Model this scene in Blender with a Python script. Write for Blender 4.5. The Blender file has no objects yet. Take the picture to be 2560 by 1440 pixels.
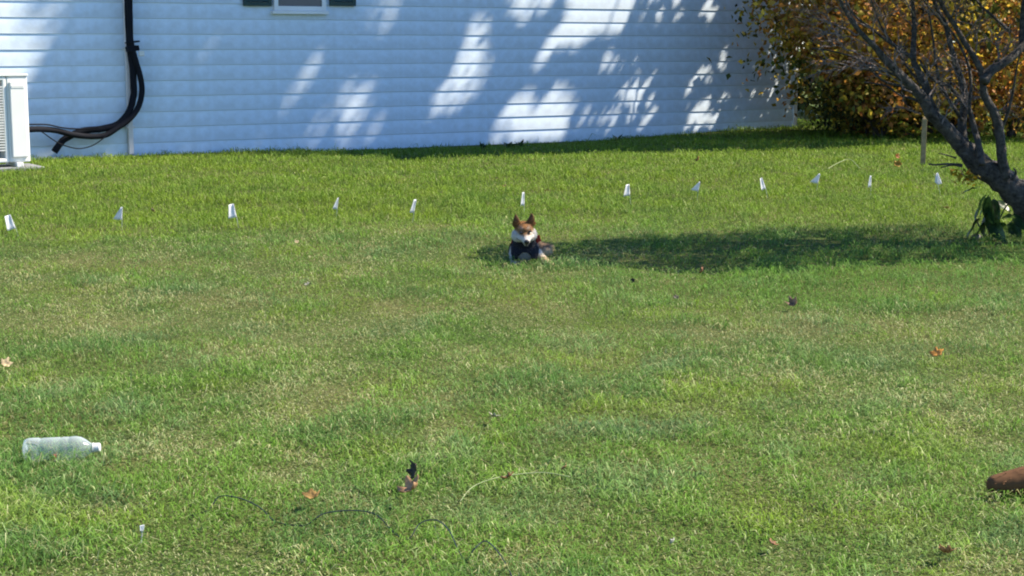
import bpy, math, random
import numpy as np
from mathutils import Vector, Matrix

random.seed(7)
rng = np.random.default_rng(11)
R = math.radians
scene = bpy.context.scene
COL = scene.collection

# ------------------------------------------------------------------ camera
F = 4000.0                      # focal length in pixels of a 2560 px wide frame
CAM_H = 1.40
PITCH = math.atan(610.0 / F)
cam_data = bpy.data.cameras.new('camera')
cam_data.sensor_width = 36.0
cam_data.lens = 36.0 * F / 2560.0
cam_data.clip_start = 0.1
cam_data.clip_end = 2000.0
cam = bpy.data.objects.new('camera', cam_data)
cam.location = (0, 0, CAM_H)
cam.rotation_euler = (math.pi / 2 - PITCH, 0, 0)
COL.objects.link(cam)
scene.camera = cam

# ------------------------------------------------------------------ sky, sun, exposure
SUN_EL = R(48.0)
SUN_AZ = R(8.0)                # from +X towards +Y
SUN = Vector((math.cos(SUN_EL) * math.cos(SUN_AZ), math.cos(SUN_EL) * math.sin(SUN_AZ), math.sin(SUN_EL)))
world = bpy.data.worlds.new('World')
scene.world = world
world.use_nodes = True
wn = world.node_tree
for n in list(wn.nodes):
    wn.nodes.remove(n)
w_out = wn.nodes.new('ShaderNodeOutputWorld')
w_bg = wn.nodes.new('ShaderNodeBackground')
w_sky = wn.nodes.new('ShaderNodeTexSky')
w_sky.sky_type = 'NISHITA'
w_sky.sun_disc = False
w_sky.sun_elevation = SUN_EL
w_sky.sun_rotation = math.pi / 2 - SUN_AZ
w_sky.air_density = 1.0
w_sky.dust_density = 0.0
w_sky.ozone_density = 9.0
w_bg.inputs['Strength'].default_value = 0.102
wn.links.new(w_sky.outputs[0], w_bg.inputs[0])
wn.links.new(w_bg.outputs[0], w_out.inputs[0])

sun_data = bpy.data.lights.new('sun', 'SUN')
sun_data.energy = 5.0
sun_data.angle = R(0.53)
sun_data.color = (1.0, 0.89, 0.72)
sun = bpy.data.objects.new('sun', sun_data)
sun.rotation_euler = SUN.to_track_quat('Z', 'Y').to_euler()
sun.location = SUN * 40
COL.objects.link(sun)

scene.view_settings.view_transform = 'Standard'
scene.view_settings.look = 'None'
scene.view_settings.exposure = 1.2
scene.view_settings.gamma = 1.0
scene.view_settings.use_curve_mapping = False
scene.cycles.filter_width = 2.0
scene.cycles.max_bounces = 8
scene.cycles.transparent_max_bounces = 12

# ------------------------------------------------------------------ measuring helpers
cp, sp = math.cos(PITCH), math.sin(PITCH)

def ray(u, v):
    a, b = (u - 1280.0) / F, (v - 720.0) / F
    return Vector((a, cp - sp * b, -sp - cp * b))

def on_ground(u, v, z=0.0):
    d = ray(u, v)
    t = (z - CAM_H) / d.z
    return Vector((d.x * t, d.y * t, z))

def at_depth(u, v, Y):
    d = ray(u, v)
    t = Y / d.y
    return Vector((d.x * t, Y, CAM_H + d.z * t))

def to_photo(P):
    P = np.asarray(P, float)
    x, y, z = P[..., 0], P[..., 1], P[..., 2] - CAM_H
    dep = y * cp - z * sp
    up = y * sp + z * cp
    return 1280 + F * x / dep, 720 - F * up / dep

WALL0 = np.array([-4.90, 20.23])
WT = np.array([0.8433, 0.5374])         # along the wall, to the right and away
WN = np.array([0.5374, -0.8433])        # out of the wall, towards the lawn
K_END = 11.28
K_START = -6.0

def wall_xyz(k, out, z):
    p = WALL0 + WT * k + WN * out
    return (p[0], p[1], z)

def hash2(ix, iy, seed):
    h = (ix.astype(np.int64) * 374761393 + iy.astype(np.int64) * 668265263 + seed * 974634777) & 0x7fffffff
    h = ((h ^ (h >> 13)) * 1274126177) & 0x7fffffff
    h = (h ^ (h >> 16)) & 0xffff
    return h / 65535.0

def vnoise(x, y, seed=0):
    x = np.asarray(x, float); y = np.asarray(y, float)
    ix, iy = np.floor(x), np.floor(y)
    fx, fy = x - ix, y - iy
    fx = fx * fx * (3 - 2 * fx); fy = fy * fy * (3 - 2 * fy)
    a = hash2(ix, iy, seed); b = hash2(ix + 1, iy, seed)
    c = hash2(ix, iy + 1, seed); d = hash2(ix + 1, iy + 1, seed)
    return (a * (1 - fx) + b * fx) * (1 - fy) + (c * (1 - fx) + d * fx) * fy

def fbm(x, y, seed=0, octv=3):
    s, a, t = 0, 1.0, 0
    for o in range(octv):
        s = s + a * vnoise(x * 2 ** o + 17.3 * o, y * 2 ** o - 9.1 * o, seed + o)
        t += a; a *= 0.55
    return s / t

def sstep(a, b, x):
    t = np.clip((np.asarray(x, float) - a) / (b - a), 0, 1)
    return t * t * (3 - 2 * t)

def ground_z(X, Y):
    X = np.asarray(X, float); Y = np.asarray(Y, float)
    dx, dy = X - WALL0[0], Y - WALL0[1]
    k = dx * WT[0] + dy * WT[1]
    dn = dx * WN[0] + dy * WN[1]
    z = 0.05 * (fbm(X * 0.45, Y * 0.45, 5, 2) - 0.5) * sstep(2, 6, Y) + 0.02 * (vnoise(X * 1.7, Y * 1.7, 9) - 0.5)
    dip = sstep(1.6, 4.0, k) * (1 - sstep(6.2, 8.5, k))
    z = z * (1 - np.exp(-(dn / 1.2) ** 2) * 0.8)
    z = z - 0.085 * dip * np.exp(-(np.maximum(dn, 0) / 0.9) ** 2)
    z = z + 0.05 * sstep(8.2, 10.5, k) * np.exp(-(np.maximum(dn, 0) / 1.6) ** 2)
    return z

def gz(x, y):
    return float(ground_z(np.array([x]), np.array([y]))[0])

def place(u, v):
    p = on_ground(u, v)
    for _ in range(4):
        p = on_ground(u, v, gz(p.x, p.y))
    return p

# ------------------------------------------------------------------ object helpers
def tag(o, label=None, cat=None, group=None, kind=None):
    if label: o['label'] = label
    if cat: o['category'] = cat
    if group: o['group'] = group
    if kind: o['kind'] = kind
    return o

def empty(name, loc, rz=0.0, label=None, cat=None, group=None):
    o = bpy.data.objects.new(name, None)
    o.empty_display_size = 0.1
    o.location = loc
    o.rotation_euler = (0, 0, rz)
    COL.objects.link(o)
    return tag(o, label, cat, group)

class MB:
    def __init__(self):
        self.v, self.f, self.m = [], [], []
    def add(self, vs, fs, mi=0):
        b = len(self.v)
        self.v.extend([tuple(p) for p in vs])
        for f in fs:
            self.f.append(tuple(i + b for i in f)); self.m.append(mi)
    def box(self, lo, hi, M=None, mi=0):
        x0, y0, z0 = lo; x1, y1, z1 = hi
        vs = [(x0, y0, z0), (x1, y0, z0), (x1, y1, z0), (x0, y1, z0), (x0, y0, z1), (x1, y0, z1), (x1, y1, z1), (x0, y1, z1)]
        if M is not None:
            vs = [tuple(M @ Vector(p)) for p in vs]
        self.add(vs, [(0, 3, 2, 1), (4, 5, 6, 7), (0, 1, 5, 4), (1, 2, 6, 5), (2, 3, 7, 6), (3, 0, 4, 7)], mi)
    def tube(self, pts, rad, sides=7, rough=0.0, cap=True, mi=0):
        pts = [Vector(p) for p in pts]
        n = len(pts)
        if not hasattr(rad, '__len__'): rad = [rad] * n
        rings, ref = [], Vector((0.31, 0.2, 0.93)).normalized()
        vs, fs = [], []
        up = None
        for i, p in enumerate(pts):
            d = (pts[min(i + 1, n - 1)] - pts[max(i - 1, 0)])
            if d.length < 1e-9: d = Vector((0, 0, 1))
            d.normalize()
            if up is None:
                up = ref.cross(d)
                if up.length < 1e-3: up = Vector((1, 0, 0)).cross(d)
            up = (up - d * up.dot(d)).normalized()
            sd = d.cross(up)
            for s in range(sides):
                a = 2 * math.pi * s / sides
                r = rad[i] * (1 + (random.uniform(-rough, rough) if rough else 0))
                vs.append(p + (up * math.cos(a) + sd * math.sin(a)) * r)
        for i in range(n - 1):
            for s in range(sides):
                t = (s + 1) % sides
                fs.append((i * sides + s, i * sides + t, (i + 1) * sides + t, (i + 1) * sides + s))
        if cap:
            fs.append(tuple(range(sides - 1, -1, -1)))
            fs.append(tuple((n - 1) * sides + s for s in range(sides)))
        self.add(vs, fs, mi)
    def frame(self, x0, x1, z0, z1, w, y0, y1):
        o = [(x0, z0), (x1, z0), (x1, z1), (x0, z1)]; i = [(x0 + w, z0 + w), (x1 - w, z0 + w), (x1 - w, z1 - w), (x0 + w, z1 - w)]
        vs = [(x, y0, z) for x, z in o] + [(x, y0, z) for x, z in i] + [(x, y1, z) for x, z in o] + [(x, y1, z) for x, z in i]
        fs = []
        for k in range(4):
            j = (k + 1) % 4
            fs += [(k, j, 4 + j, 4 + k), (8 + j, 8 + k, 12 + k, 12 + j), (j, k, 8 + k, 8 + j), (4 + k, 4 + j, 12 + j, 12 + k)]
        self.add(vs, fs)
    def lathe(self, prof, sides=28, M=None, mi=0):
        vs, fs = [], []
        for (r, z) in prof:
            for s in range(sides):
                a = 2 * math.pi * s / sides
                p = Vector((r * math.cos(a), r * math.sin(a), z))
                vs.append(M @ p if M is not None else p)
        for i in range(len(prof) - 1):
            for s in range(sides):
                t = (s + 1) % sides
                fs.append((i * sides + s, i * sides + t, (i + 1) * sides + t, (i + 1) * sides + s))
        self.add(vs, fs, mi)
    def build(self, name, mats, parent=None, smooth=False, bevel=0.0):
        me = bpy.data.meshes.new(name)
        me.from_pydata(self.v, [], self.f)
        if not isinstance(mats, (list, tuple)): mats = [mats]
        for m in mats: me.materials.append(m)
        if len(mats) > 1: me.polygons.foreach_set('material_index', self.m)
        if smooth: me.polygons.foreach_set('use_smooth', [True] * len(me.polygons))
        me.update()
        o = bpy.data.objects.new(name, me)
        COL.objects.link(o)
        if parent is not None: o.parent = parent
        if bevel:
            b = o.modifiers.new('bevel', 'BEVEL'); b.width = bevel; b.segments = 2; b.limit_method = 'ANGLE'
        return o

def np_mesh(name, verts, faces, mat, parent=None, col=None, smooth=False):
    """faces: (n,3) or (n,4) int array; col: (nv,3)"""
    verts = np.asarray(verts, np.float32); faces = np.asarray(faces, np.int32)
    me = bpy.data.meshes.new(name)
    k = faces.shape[1]
    me.vertices.add(len(verts)); me.vertices.foreach_set('co', verts.ravel())
    me.loops.add(faces.size); me.loops.foreach_set('vertex_index', faces.ravel())
    me.polygons.add(len(faces))
    me.polygons.foreach_set('loop_start', np.arange(0, faces.size, k, dtype=np.int32))
    me.polygons.foreach_set('loop_total', np.full(len(faces), k, np.int32))
    if smooth: me.polygons.foreach_set('use_smooth', np.ones(len(faces), bool))
    me.update(calc_edges=True)
    if col is not None:
        at = me.attributes.new('col', 'FLOAT_COLOR', 'POINT')
        c4 = np.ones((len(verts), 4), np.float32); c4[:, :3] = col
        at.data.foreach_set('color', c4.ravel())
    me.materials.append(mat)
    o = bpy.data.objects.new(name, me)
    COL.objects.link(o)
    if parent is not None: o.parent = parent
    return o

# ------------------------------------------------------------------ materials
def new_mat(name):
    m = bpy.data.materials.new(name); m.use_nodes = True
    nt = m.node_tree
    for n in list(nt.nodes): nt.nodes.remove(n)
    out = nt.nodes.new('ShaderNodeOutputMaterial')
    return m, nt, out

def mat_plain(name, rgb, rough=0.5, spec=0.4, metal=0.0, var=0.08, scale=8.0, bump=0.0, bscale=60.0, rgb2=None, coords='Object'):
    m, nt, out = new_mat(name)
    b = nt.nodes.new('ShaderNodeBsdfPrincipled')
    b.inputs['Roughness'].default_value = rough
    b.inputs['Metallic'].default_value = metal
    b.inputs['Specular IOR Level'].default_value = spec
    tc = nt.nodes.new('ShaderNodeTexCoord')
    nz = nt.nodes.new('ShaderNodeTexNoise'); nz.inputs['Scale'].default_value = scale; nz.inputs['Detail'].default_value = 5
    nt.links.new(tc.outputs[coords], nz.inputs['Vector'])
    ramp = nt.nodes.new('ShaderNodeValToRGB')
    c2 = rgb2 if rgb2 else tuple(c * (1 - 2 * var) for c in rgb)
    ramp.color_ramp.elements[0].position = 0.3; ramp.color_ramp.elements[0].color = (*c2, 1)
    ramp.color_ramp.elements[1].position = 0.65; ramp.color_ramp.elements[1].color = (*rgb, 1)
    nt.links.new(nz.outputs['Fac'], ramp.inputs[0])
    nt.links.new(ramp.outputs[0], b.inputs['Base Color'])
    if bump:
        n2 = nt.nodes.new('ShaderNodeTexNoise'); n2.inputs['Scale'].default_value = bscale; n2.inputs['Detail'].default_value = 6
        nt.links.new(tc.outputs[coords], n2.inputs['Vector'])
        bp = nt.nodes.new('ShaderNodeBump'); bp.inputs['Strength'].default_value = bump; bp.inputs['Distance'].default_value = 0.01
        nt.links.new(n2.outputs['Fac'], bp.inputs['Height'])
        nt.links.new(bp.outputs[0], b.inputs['Normal'])
    nt.links.new(b.outputs[0], out.inputs[0])
    return m

def mat_leaf(name, trans=0.35, rough=0.5, rgb=None, spec=0.3):
    """thin leaf: colour attribute 'col' (or one colour), part diffuse, part translucent, a little gloss"""
    m, nt, out = new_mat(name)
    if rgb is None:
        a = nt.nodes.new('ShaderNodeAttribute'); a.attribute_name = 'col'; src = a.outputs['Color']
    else:
        tc = nt.nodes.new('ShaderNodeTexCoord')
        nz = nt.nodes.new('ShaderNodeTexNoise'); nz.inputs['Scale'].default_value = 45; nz.inputs['Detail'].default_value = 4
        nt.links.new(tc.outputs['Object'], nz.inputs['Vector'])
        rp = nt.nodes.new('ShaderNodeValToRGB')
        rp.color_ramp.elements[0].position = 0.35; rp.color_ramp.elements[0].color = (*[c * 0.45 for c in rgb], 1)
        rp.color_ramp.elements[1].position = 0.6; rp.color_ramp.elements[1].color = (*rgb, 1)
        nt.links.new(nz.outputs['Fac'], rp.inputs[0]); src = rp.outputs[0]
    p = nt.nodes.new('ShaderNodeBsdfPrincipled')
    p.inputs['Roughness'].default_value = rough
    p.inputs['Specular IOR Level'].default_value = spec
    t = nt.nodes.new('ShaderNodeBsdfTranslucent')
    mx = nt.nodes.new('ShaderNodeMixShader'); mx.inputs[0].default_value = trans
    nt.links.new(src, p.inputs['Base Color']); nt.links.new(src, t.inputs['Color'])
    nt.links.new(p.outputs[0], mx.inputs[1]); nt.links.new(t.outputs[0], mx.inputs[2])
    nt.links.new(mx.outputs[0], out.inputs[0])
    return m

def mat_attr(name, rough=0.85, spec=0.15):
    m, nt, out = new_mat(name)
    a = nt.nodes.new('ShaderNodeAttribute'); a.attribute_name = 'col'
    p = nt.nodes.new('ShaderNodeBsdfPrincipled')
    p.inputs['Roughness'].default_value = rough; p.inputs['Specular IOR Level'].default_value = spec
    nt.links.new(a.outputs['Color'], p.inputs['Base Color'])
    nt.links.new(p.outputs[0], out.inputs[0])
    return m

def mat_siding():
    m, nt, out = new_mat('white_siding_paint')
    b = nt.nodes.new('ShaderNodeBsdfPrincipled')
    b.inputs['Roughness'].default_value = 0.55; b.inputs['Specular IOR Level'].default_value = 0.25
    tc = nt.nodes.new('ShaderNodeTexCoord')
    mp = nt.nodes.new('ShaderNodeMapping'); mp.inputs['Scale'].default_value = (0.7, 0.7, 6)
    nz = nt.nodes.new('ShaderNodeTexNoise'); nz.inputs['Scale'].default_value = 1.4; nz.inputs['Detail'].default_value = 8
    nt.links.new(tc.outputs['Object'], mp.inputs[0]); nt.links.new(mp.outputs[0], nz.inputs['Vector'])
    rp = nt.nodes.new('ShaderNodeValToRGB')
    rp.color_ramp.elements[0].position = 0.25; rp.color_ramp.elements[0].color = (0.66, 0.77, 0.91, 1)
    rp.color_ramp.elements[1].position = 0.7; rp.color_ramp.elements[1].color = (0.69, 0.80, 0.94, 1)
    nt.links.new(nz.outputs['Fac'], rp.inputs[0])
    # splash dirt near the ground, with a ragged edge of its own
    sep = nt.nodes.new('ShaderNodeSeparateXYZ'); nt.links.new(tc.outputs['Object'], sep.inputs[0])
    n3 = nt.nodes.new('ShaderNodeTexNoise'); n3.inputs['Scale'].default_value = 9; n3.inputs['Detail'].default_value = 8
    nt.links.new(tc.outputs['Object'], n3.inputs['Vector'])
    ad = nt.nodes.new('ShaderNodeMath'); ad.operation = 'MULTIPLY_ADD'; ad.inputs[1].default_value = -0.35; 
    nt.links.new(n3.outputs['Fac'], ad.inputs[0]); nt.links.new(sep.outputs['Z'], ad.inputs[2])
    mr = nt.nodes.new('ShaderNodeMapRange'); mr.inputs['From Min'].default_value = -0.16; mr.inputs['From Max'].default_value = 0.02
    mr.inputs['To Min'].default_value = 0.35; mr.inputs['To Max'].default_value = 0.0
    nt.links.new(ad.outputs[0], mr.inputs['Value'])
    mx = nt.nodes.new('ShaderNodeMix'); mx.data_type = 'RGBA'
    nt.links.new(mr.outputs[0], mx.inputs['Factor']); nt.links.new(rp.outputs[0], mx.inputs['A'])
    mx.inputs['B'].default_value = (0.32, 0.33, 0.29, 1)
    nt.links.new(mx.outputs['Result'], b.inputs['Base Color'])
    n2 = nt.nodes.new('ShaderNodeTexNoise'); n2.inputs['Scale'].default_value = 3.0; n2.inputs['Detail'].default_value = 2
    nt.links.new(tc.outputs['Object'], n2.inputs['Vector'])
    bp = nt.nodes.new('ShaderNodeBump'); bp.inputs['Strength'].default_value = 0.10; bp.inputs['Distance'].default_value = 0.02
    nt.links.new(n2.outputs['Fac'], bp.inputs['Height']); nt.links.new(bp.outputs[0], b.inputs['Normal'])
    nt.links.new(b.outputs[0], out.inputs[0])
    return m

def mat_soil():
    m, nt, out = new_mat('turf_soil')
    b = nt.nodes.new('ShaderNodeBsdfPrincipled'); b.inputs['Roughness'].default_value = 0.95; b.inputs['Specular IOR Level'].default_value = 0.1
    geo = nt.nodes.new('ShaderNodeNewGeometry')
    n1 = nt.nodes.new('ShaderNodeTexNoise'); n1.inputs['Scale'].default_value = 1.1; n1.inputs['Detail'].default_value = 6
    n2 = nt.nodes.new('ShaderNodeTexNoise'); n2.inputs['Scale'].default_value = 55; n2.inputs['Detail'].default_value = 6
    nt.links.new(geo.outputs['Position'], n1.inputs['Vector']); nt.links.new(geo.outputs['Position'], n2.inputs['Vector'])
    r1 = nt.nodes.new('ShaderNodeValToRGB')
    r1.color_ramp.elements[0].position = 0.35; r1.color_ramp.elements[0].color = (0.055, 0.095, 0.022, 1)
    r1.color_ramp.elements[1].position = 0.68; r1.color_ramp.elements[1].color = (0.115, 0.125, 0.048, 1)
    nt.links.new(n1.outputs['Fac'], r1.inputs[0])
    r2 = nt.nodes.new('ShaderNodeValToRGB')
    r2.color_ramp.elements[0].position = 0.3; r2.color_ramp.elements[0].color = (0.45, 0.42, 0.35, 1)
    r2.color_ramp.elements[1].position = 0.7; r2.color_ramp.elements[1].color = (1.35, 1.3, 1.2, 1)
    nt.links.new(n2.outputs['Fac'], r2.inputs[0])
    mx = nt.nodes.new('ShaderNodeMix'); mx.data_type = 'RGBA'; mx.blend_type = 'MULTIPLY'; mx.inputs['Factor'].default_value = 1
    nt.links.new(r1.outputs[0], mx.inputs['A']); nt.links.new(r2.outputs[0], mx.inputs['B'])
    nt.links.new(mx.outputs['Result'], b.inputs['Base Color'])
    bp = nt.nodes.new('ShaderNodeBump'); bp.inputs['Strength'].default_value = 0.8; bp.inputs['Distance'].default_value = 0.03
    nt.links.new(n2.outputs['Fac'], bp.inputs['Height']); nt.links.new(bp.outputs[0], b.inputs['Normal'])
    nt.links.new(b.outputs[0], out.inputs[0])
    return m

def mat_bark(name, c1, c2, scale=14):
    m, nt, out = new_mat(name)
    b = nt.nodes.new('ShaderNodeBsdfPrincipled'); b.inputs['Roughness'].default_value = 0.8; b.inputs['Specular IOR Level'].default_value = 0.3
    tc = nt.nodes.new('ShaderNodeTexCoord')
    n1 = nt.nodes.new('ShaderNodeTexNoise'); n1.inputs['Scale'].default_value = scale; n1.inputs['Detail'].default_value = 9; n1.inputs['Roughness'].default_value = 0.7
    nt.links.new(tc.outputs['Object'], n1.inputs['Vector'])
    rp = nt.nodes.new('ShaderNodeValToRGB')
    rp.color_ramp.elements[0].position = 0.35; rp.color_ramp.elements[0].color = (*c1, 1)
    rp.color_ramp.elements[1].position = 0.68; rp.color_ramp.elements[1].color = (*c2, 1)
    nt.links.new(n1.outputs['Fac'], rp.inputs[0]); nt.links.new(rp.outputs[0], b.inputs['Base Color'])
    bp = nt.nodes.new('ShaderNodeBump'); bp.inputs['Strength'].default_value = 0.9; bp.inputs['Distance'].default_value = 0.03
    nt.links.new(n1.outputs['Fac'], bp.inputs['Height']); nt.links.new(bp.outputs[0], b.inputs['Normal'])
    nt.links.new(b.outputs[0], out.inputs[0])
    return m

def mat_bottle():
    m, nt, out = new_mat('clear_plastic')
    tr = nt.nodes.new('ShaderNodeBsdfTransparent'); tr.inputs[0].default_value = (0.93, 0.96, 0.97, 1)
    p = nt.nodes.new('ShaderNodeBsdfPrincipled')
    p.inputs['Base Color'].default_value = (0.74, 0.82, 0.89, 1); p.inputs['Roughness'].default_value = 0.06
    p.inputs['Specular IOR Level'].default_value = 0.8
    lw = nt.nodes.new('ShaderNodeLayerWeight'); lw.inputs['Blend'].default_value = 0.35
    tc = nt.nodes.new('ShaderNodeTexCoord')
    nz = nt.nodes.new('ShaderNodeTexNoise'); nz.inputs['Scale'].default_value = 25; nz.inputs['Detail'].default_value = 3
    nt.links.new(tc.outputs['Object'], nz.inputs['Vector'])
    bp = nt.nodes.new('ShaderNodeBump'); bp.inputs['Strength'].default_value = 0.08; bp.inputs['Distance'].default_value = 0.01
    nt.links.new(nz.outputs['Fac'], bp.inputs['Height']); nt.links.new(bp.outputs[0], p.inputs['Normal'])
    mr = nt.nodes.new('ShaderNodeMapRange'); mr.inputs['To Min'].default_value = 0.15; mr.inputs['To Max'].default_value = 0.60
    nt.links.new(lw.outputs['Facing'], mr.inputs['Value'])
    mx = nt.nodes.new('ShaderNodeMixShader')
    nt.links.new(mr.outputs[0], mx.inputs[0]); nt.links.new(tr.outputs[0], mx.inputs[1]); nt.links.new(p.outputs[0], mx.inputs[2])
    nt.links.new(mx.outputs[0], out.inputs[0])
    return m

M = {}
M['siding'] = mat_siding()
M['trim'] = mat_plain('white_trim', (0.78, 0.79, 0.80), 0.5, 0.3, var=0.04, scale=5)
M['downspout'] = mat_plain('downspout_paint', (0.66, 0.62, 0.62), 0.5, 0.4, var=0.05, scale=6)
M['shutter'] = mat_plain('dark_green_shutter', (0.012, 0.045, 0.042), 0.5, 0.4)
M['glass'] = mat_plain('window_glass', (0.05, 0.07, 0.10), 0.12, 0.35, var=0.02)
M['screen'] = mat_plain('window_screen', (0.10, 0.11, 0.12), 0.7, 0.2)
M['foundation'] = mat_plain('foundation_concrete', (0.16, 0.15, 0.14), 0.9, 0.2, bump=0.4, var=0.2)
M['roof'] = mat_plain('roof_shingle', (0.07, 0.065, 0.06), 0.9, 0.1, bump=0.5, var=0.2, scale=30)
M['ac'] = mat_plain('ac_cabinet_paint', (0.78, 0.78, 0.75), 0.4, 0.4, var=0.02, scale=4)
M['ac_dark'] = mat_plain('ac_inside', (0.40, 0.41, 0.41), 0.6, 0.3)
M['ac_fin'] = mat_plain('ac_guard_plastic', (0.66, 0.67, 0.65), 0.45, 0.4, var=0.03)
M['concrete'] = mat_plain('pad_concrete', (0.22, 0.23, 0.24), 0.85, 0.2, bump=0.3, var=0.15, scale=12)
M['hose'] = mat_plain('black_insulation', (0.008, 0.009, 0.014), 0.8, 0.15, bump=0.3, bscale=40)
M['soil'] = mat_soil()
M['grass'] = mat_leaf('grass_blade', 0.32, 0.6, spec=0.18)
M['leaf'] = mat_leaf('autumn_leaf', 0.48, 0.55, spec=0.25)
M['bark_dark'] = mat_bark('dark_bark', scale=26, c1=(0.014, 0.012, 0.012), c2=(0.12, 0.105, 0.095))
M['bark_twig'] = mat_bark('grey_twig_bark', (0.09, 0.072, 0.066), (0.30, 0.25, 0.23), 30)
M['bark_grey'] = mat_bark('grey_bark', (0.035, 0.028, 0.024), (0.12, 0.10, 0.085), 8)
M['wood'] = mat_plain('stake_wood', (0.32, 0.24, 0.13), 0.8, 0.2, var=0.2, scale=20, bump=0.3)
M['flag'] = mat_leaf('white_flag_vinyl', 0.5, 0.4, rgb=(0.86, 0.87, 0.90), spec=0.4)
M['flag'].node_tree.nodes['Color Ramp'].color_ramp.elements[0].color = (0.78, 0.79, 0.83, 1)
M['wire'] = mat_plain('flag_wire', (0.45, 0.46, 0.48), 0.4, 0.5)
M['cable'] = mat_plain('dark_cable', (0.012, 0.016, 0.03), 0.35, 0.5)
M['bottle'] = mat_bottle()
M['cap'] = mat_plain('white_cap', (0.66, 0.66, 0.65), 0.4, 0.4, var=0.02)
M['fur'] = mat_attr('dog_fur', 0.9, 0.12)
M['nose'] = mat_plain('dog_nose', (0.010, 0.010, 0.012), 0.35, 0.5)
M['eye'] = mat_plain('dog_eye', (0.015, 0.009, 0.006), 0.08, 0.8)
M['navy'] = mat_plain('navy_cloth', (0.010, 0.012, 0.022), 0.85, 0.2, bump=0.3, bscale=150)
M['red'] = mat_plain('red_collar', (0.28, 0.025, 0.015), 0.6, 0.3)
M['plant'] = mat_leaf('dark_broad_leaf', 0.22, 0.35, rgb=(0.030, 0.075, 0.022), spec=0.5)
M['plantbright'] = mat_leaf('bright_broad_leaf', 0.45, 0.55, rgb=(0.09, 0.17, 0.03), spec=0.2)
M['stem'] = mat_plain('plant_stem', (0.20, 0.22, 0.10), 0.6, 0.3)
M['straw'] = mat_plain('dry_straw', (0.27, 0.32, 0.16), 0.6, 0.3)
M['stone'] = mat_plain('grey_stone', (0.30, 0.29, 0.26), 0.9, 0.2, bump=0.6, var=0.2)

# ------------------------------------------------------------------ lawn ground sheet
xs = np.concatenate([-np.geomspace(400, 12, 18)[:-1], np.linspace(-12, 12, 161), np.geomspace(12, 400, 18)[1:]])
ys = np.concatenate([-np.geomspace(300, 2, 10), np.linspace(-1, 30, 190), np.geomspace(30, 500, 18)[1:]])
GX, GY = np.meshgrid(xs, ys)
near = np.exp(-np.maximum(np.hypot(GX, GY - 13) - 18, 0) / 6)
GZ = ground_z(GX, GY) * near
nx, ny = len(xs), len(ys)
idx = np.arange(nx * ny).reshape(ny, nx)
quads = np.stack([idx[:-1, :-1], idx[:-1, 1:], idx[1:, 1:], idx[1:, :-1]], -1).reshape(-1, 4)
ground = np_mesh('ground', np.stack([GX, GY, GZ], -1).reshape(-1, 3), quads, M['soil'], smooth=True)
tag(ground, 'lawn soil and thatch under the grass', None, None, 'structure')

# ------------------------------------------------------------------ house
house_rot = math.atan2(WT[1], WT[0])
hx, hy = WALL0
house = empty('house', (hx, hy, 0), house_rot, 'white clapboard sided house wall with dark green window shutters', 'house')
# local frame of the house: x along the wall, -y out towards the lawn, z up
ROW, Z0, NROW = 0.195, -0.035, 18
WALL_TOP = Z0 + ROW * NROW
DEPTH = 8.0
mb = MB(); mb.box((K_START + 0.02, 0.03, -0.25), (K_END - 0.02, DEPTH, WALL_TOP)); mb.build('wall', M['foundation'], house)
proto = None
for k in range(NROW):
    mb = MB()
    z0, z1 = 0.0, ROW
    L0, L1 = K_START, K_END
    lip, drop = 0.016, 0.010
    prof = [(-0.0, z1 + 0.012), (-0.004, z1 + 0.012), (-lip, z0 + drop), (-lip - 0.001, z0 + 0.002), (-lip + 0.004, z0 - 0.001), (-0.0, z0 - 0.001)]
    n = len(prof)
    vs = [(L0, y, z) for y, z in prof] + [(L1, y, z) for y, z in prof]
    fs = [(i, (i + 1) % n, n + (i + 1) % n, n + i) for i in range(n)] + [tuple(range(n - 1, -1, -1)), tuple(range(n, 2 * n))]
    if proto is None:
        mb.add(vs, fs); o = mb.build('siding_board', M['siding'], house); proto = o
    else:
        o = proto.copy(); COL.objects.link(o); o.parent = house
    o.location = (0, random.uniform(-.0015, .0015), Z0 + ROW * k + random.uniform(-.0015, .0015)); o.rotation_euler = (random.uniform(-.004, .004), 0, 0)
for kx in (K_START - 0.03, K_END - 0.035):
    mb = MB(); mb.box((kx, -0.032, Z0 - 0.005), (kx + 0.075, 0.05, WALL_TOP)); mb.build('corner_board', M['trim'], house, bevel=0.004)
# side wall cladding
proto = None
for k in range(NROW):
    if proto is None:
        mb = MB(); x = K_END - 0.02
        mb.add([(x + 0.020, 0.06, 0), (x + 0.020, DEPTH, 0), (x + 0.003, DEPTH, ROW), (x + 0.003, 0.06, ROW), (x, 0.06, 0), (x, DEPTH, 0), (x, DEPTH, ROW), (x, 0.06, ROW)],
               [(0, 1, 2, 3), (0, 4, 5, 1), (1, 5, 6, 2), (0, 3, 7, 4)])
        o = mb.build('siding_board', M['siding'], house); proto = o
    else:
        o = proto.copy(); COL.objects.link(o); o.parent = house
    o.location = (0, 0, Z0 + ROW * k)
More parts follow.
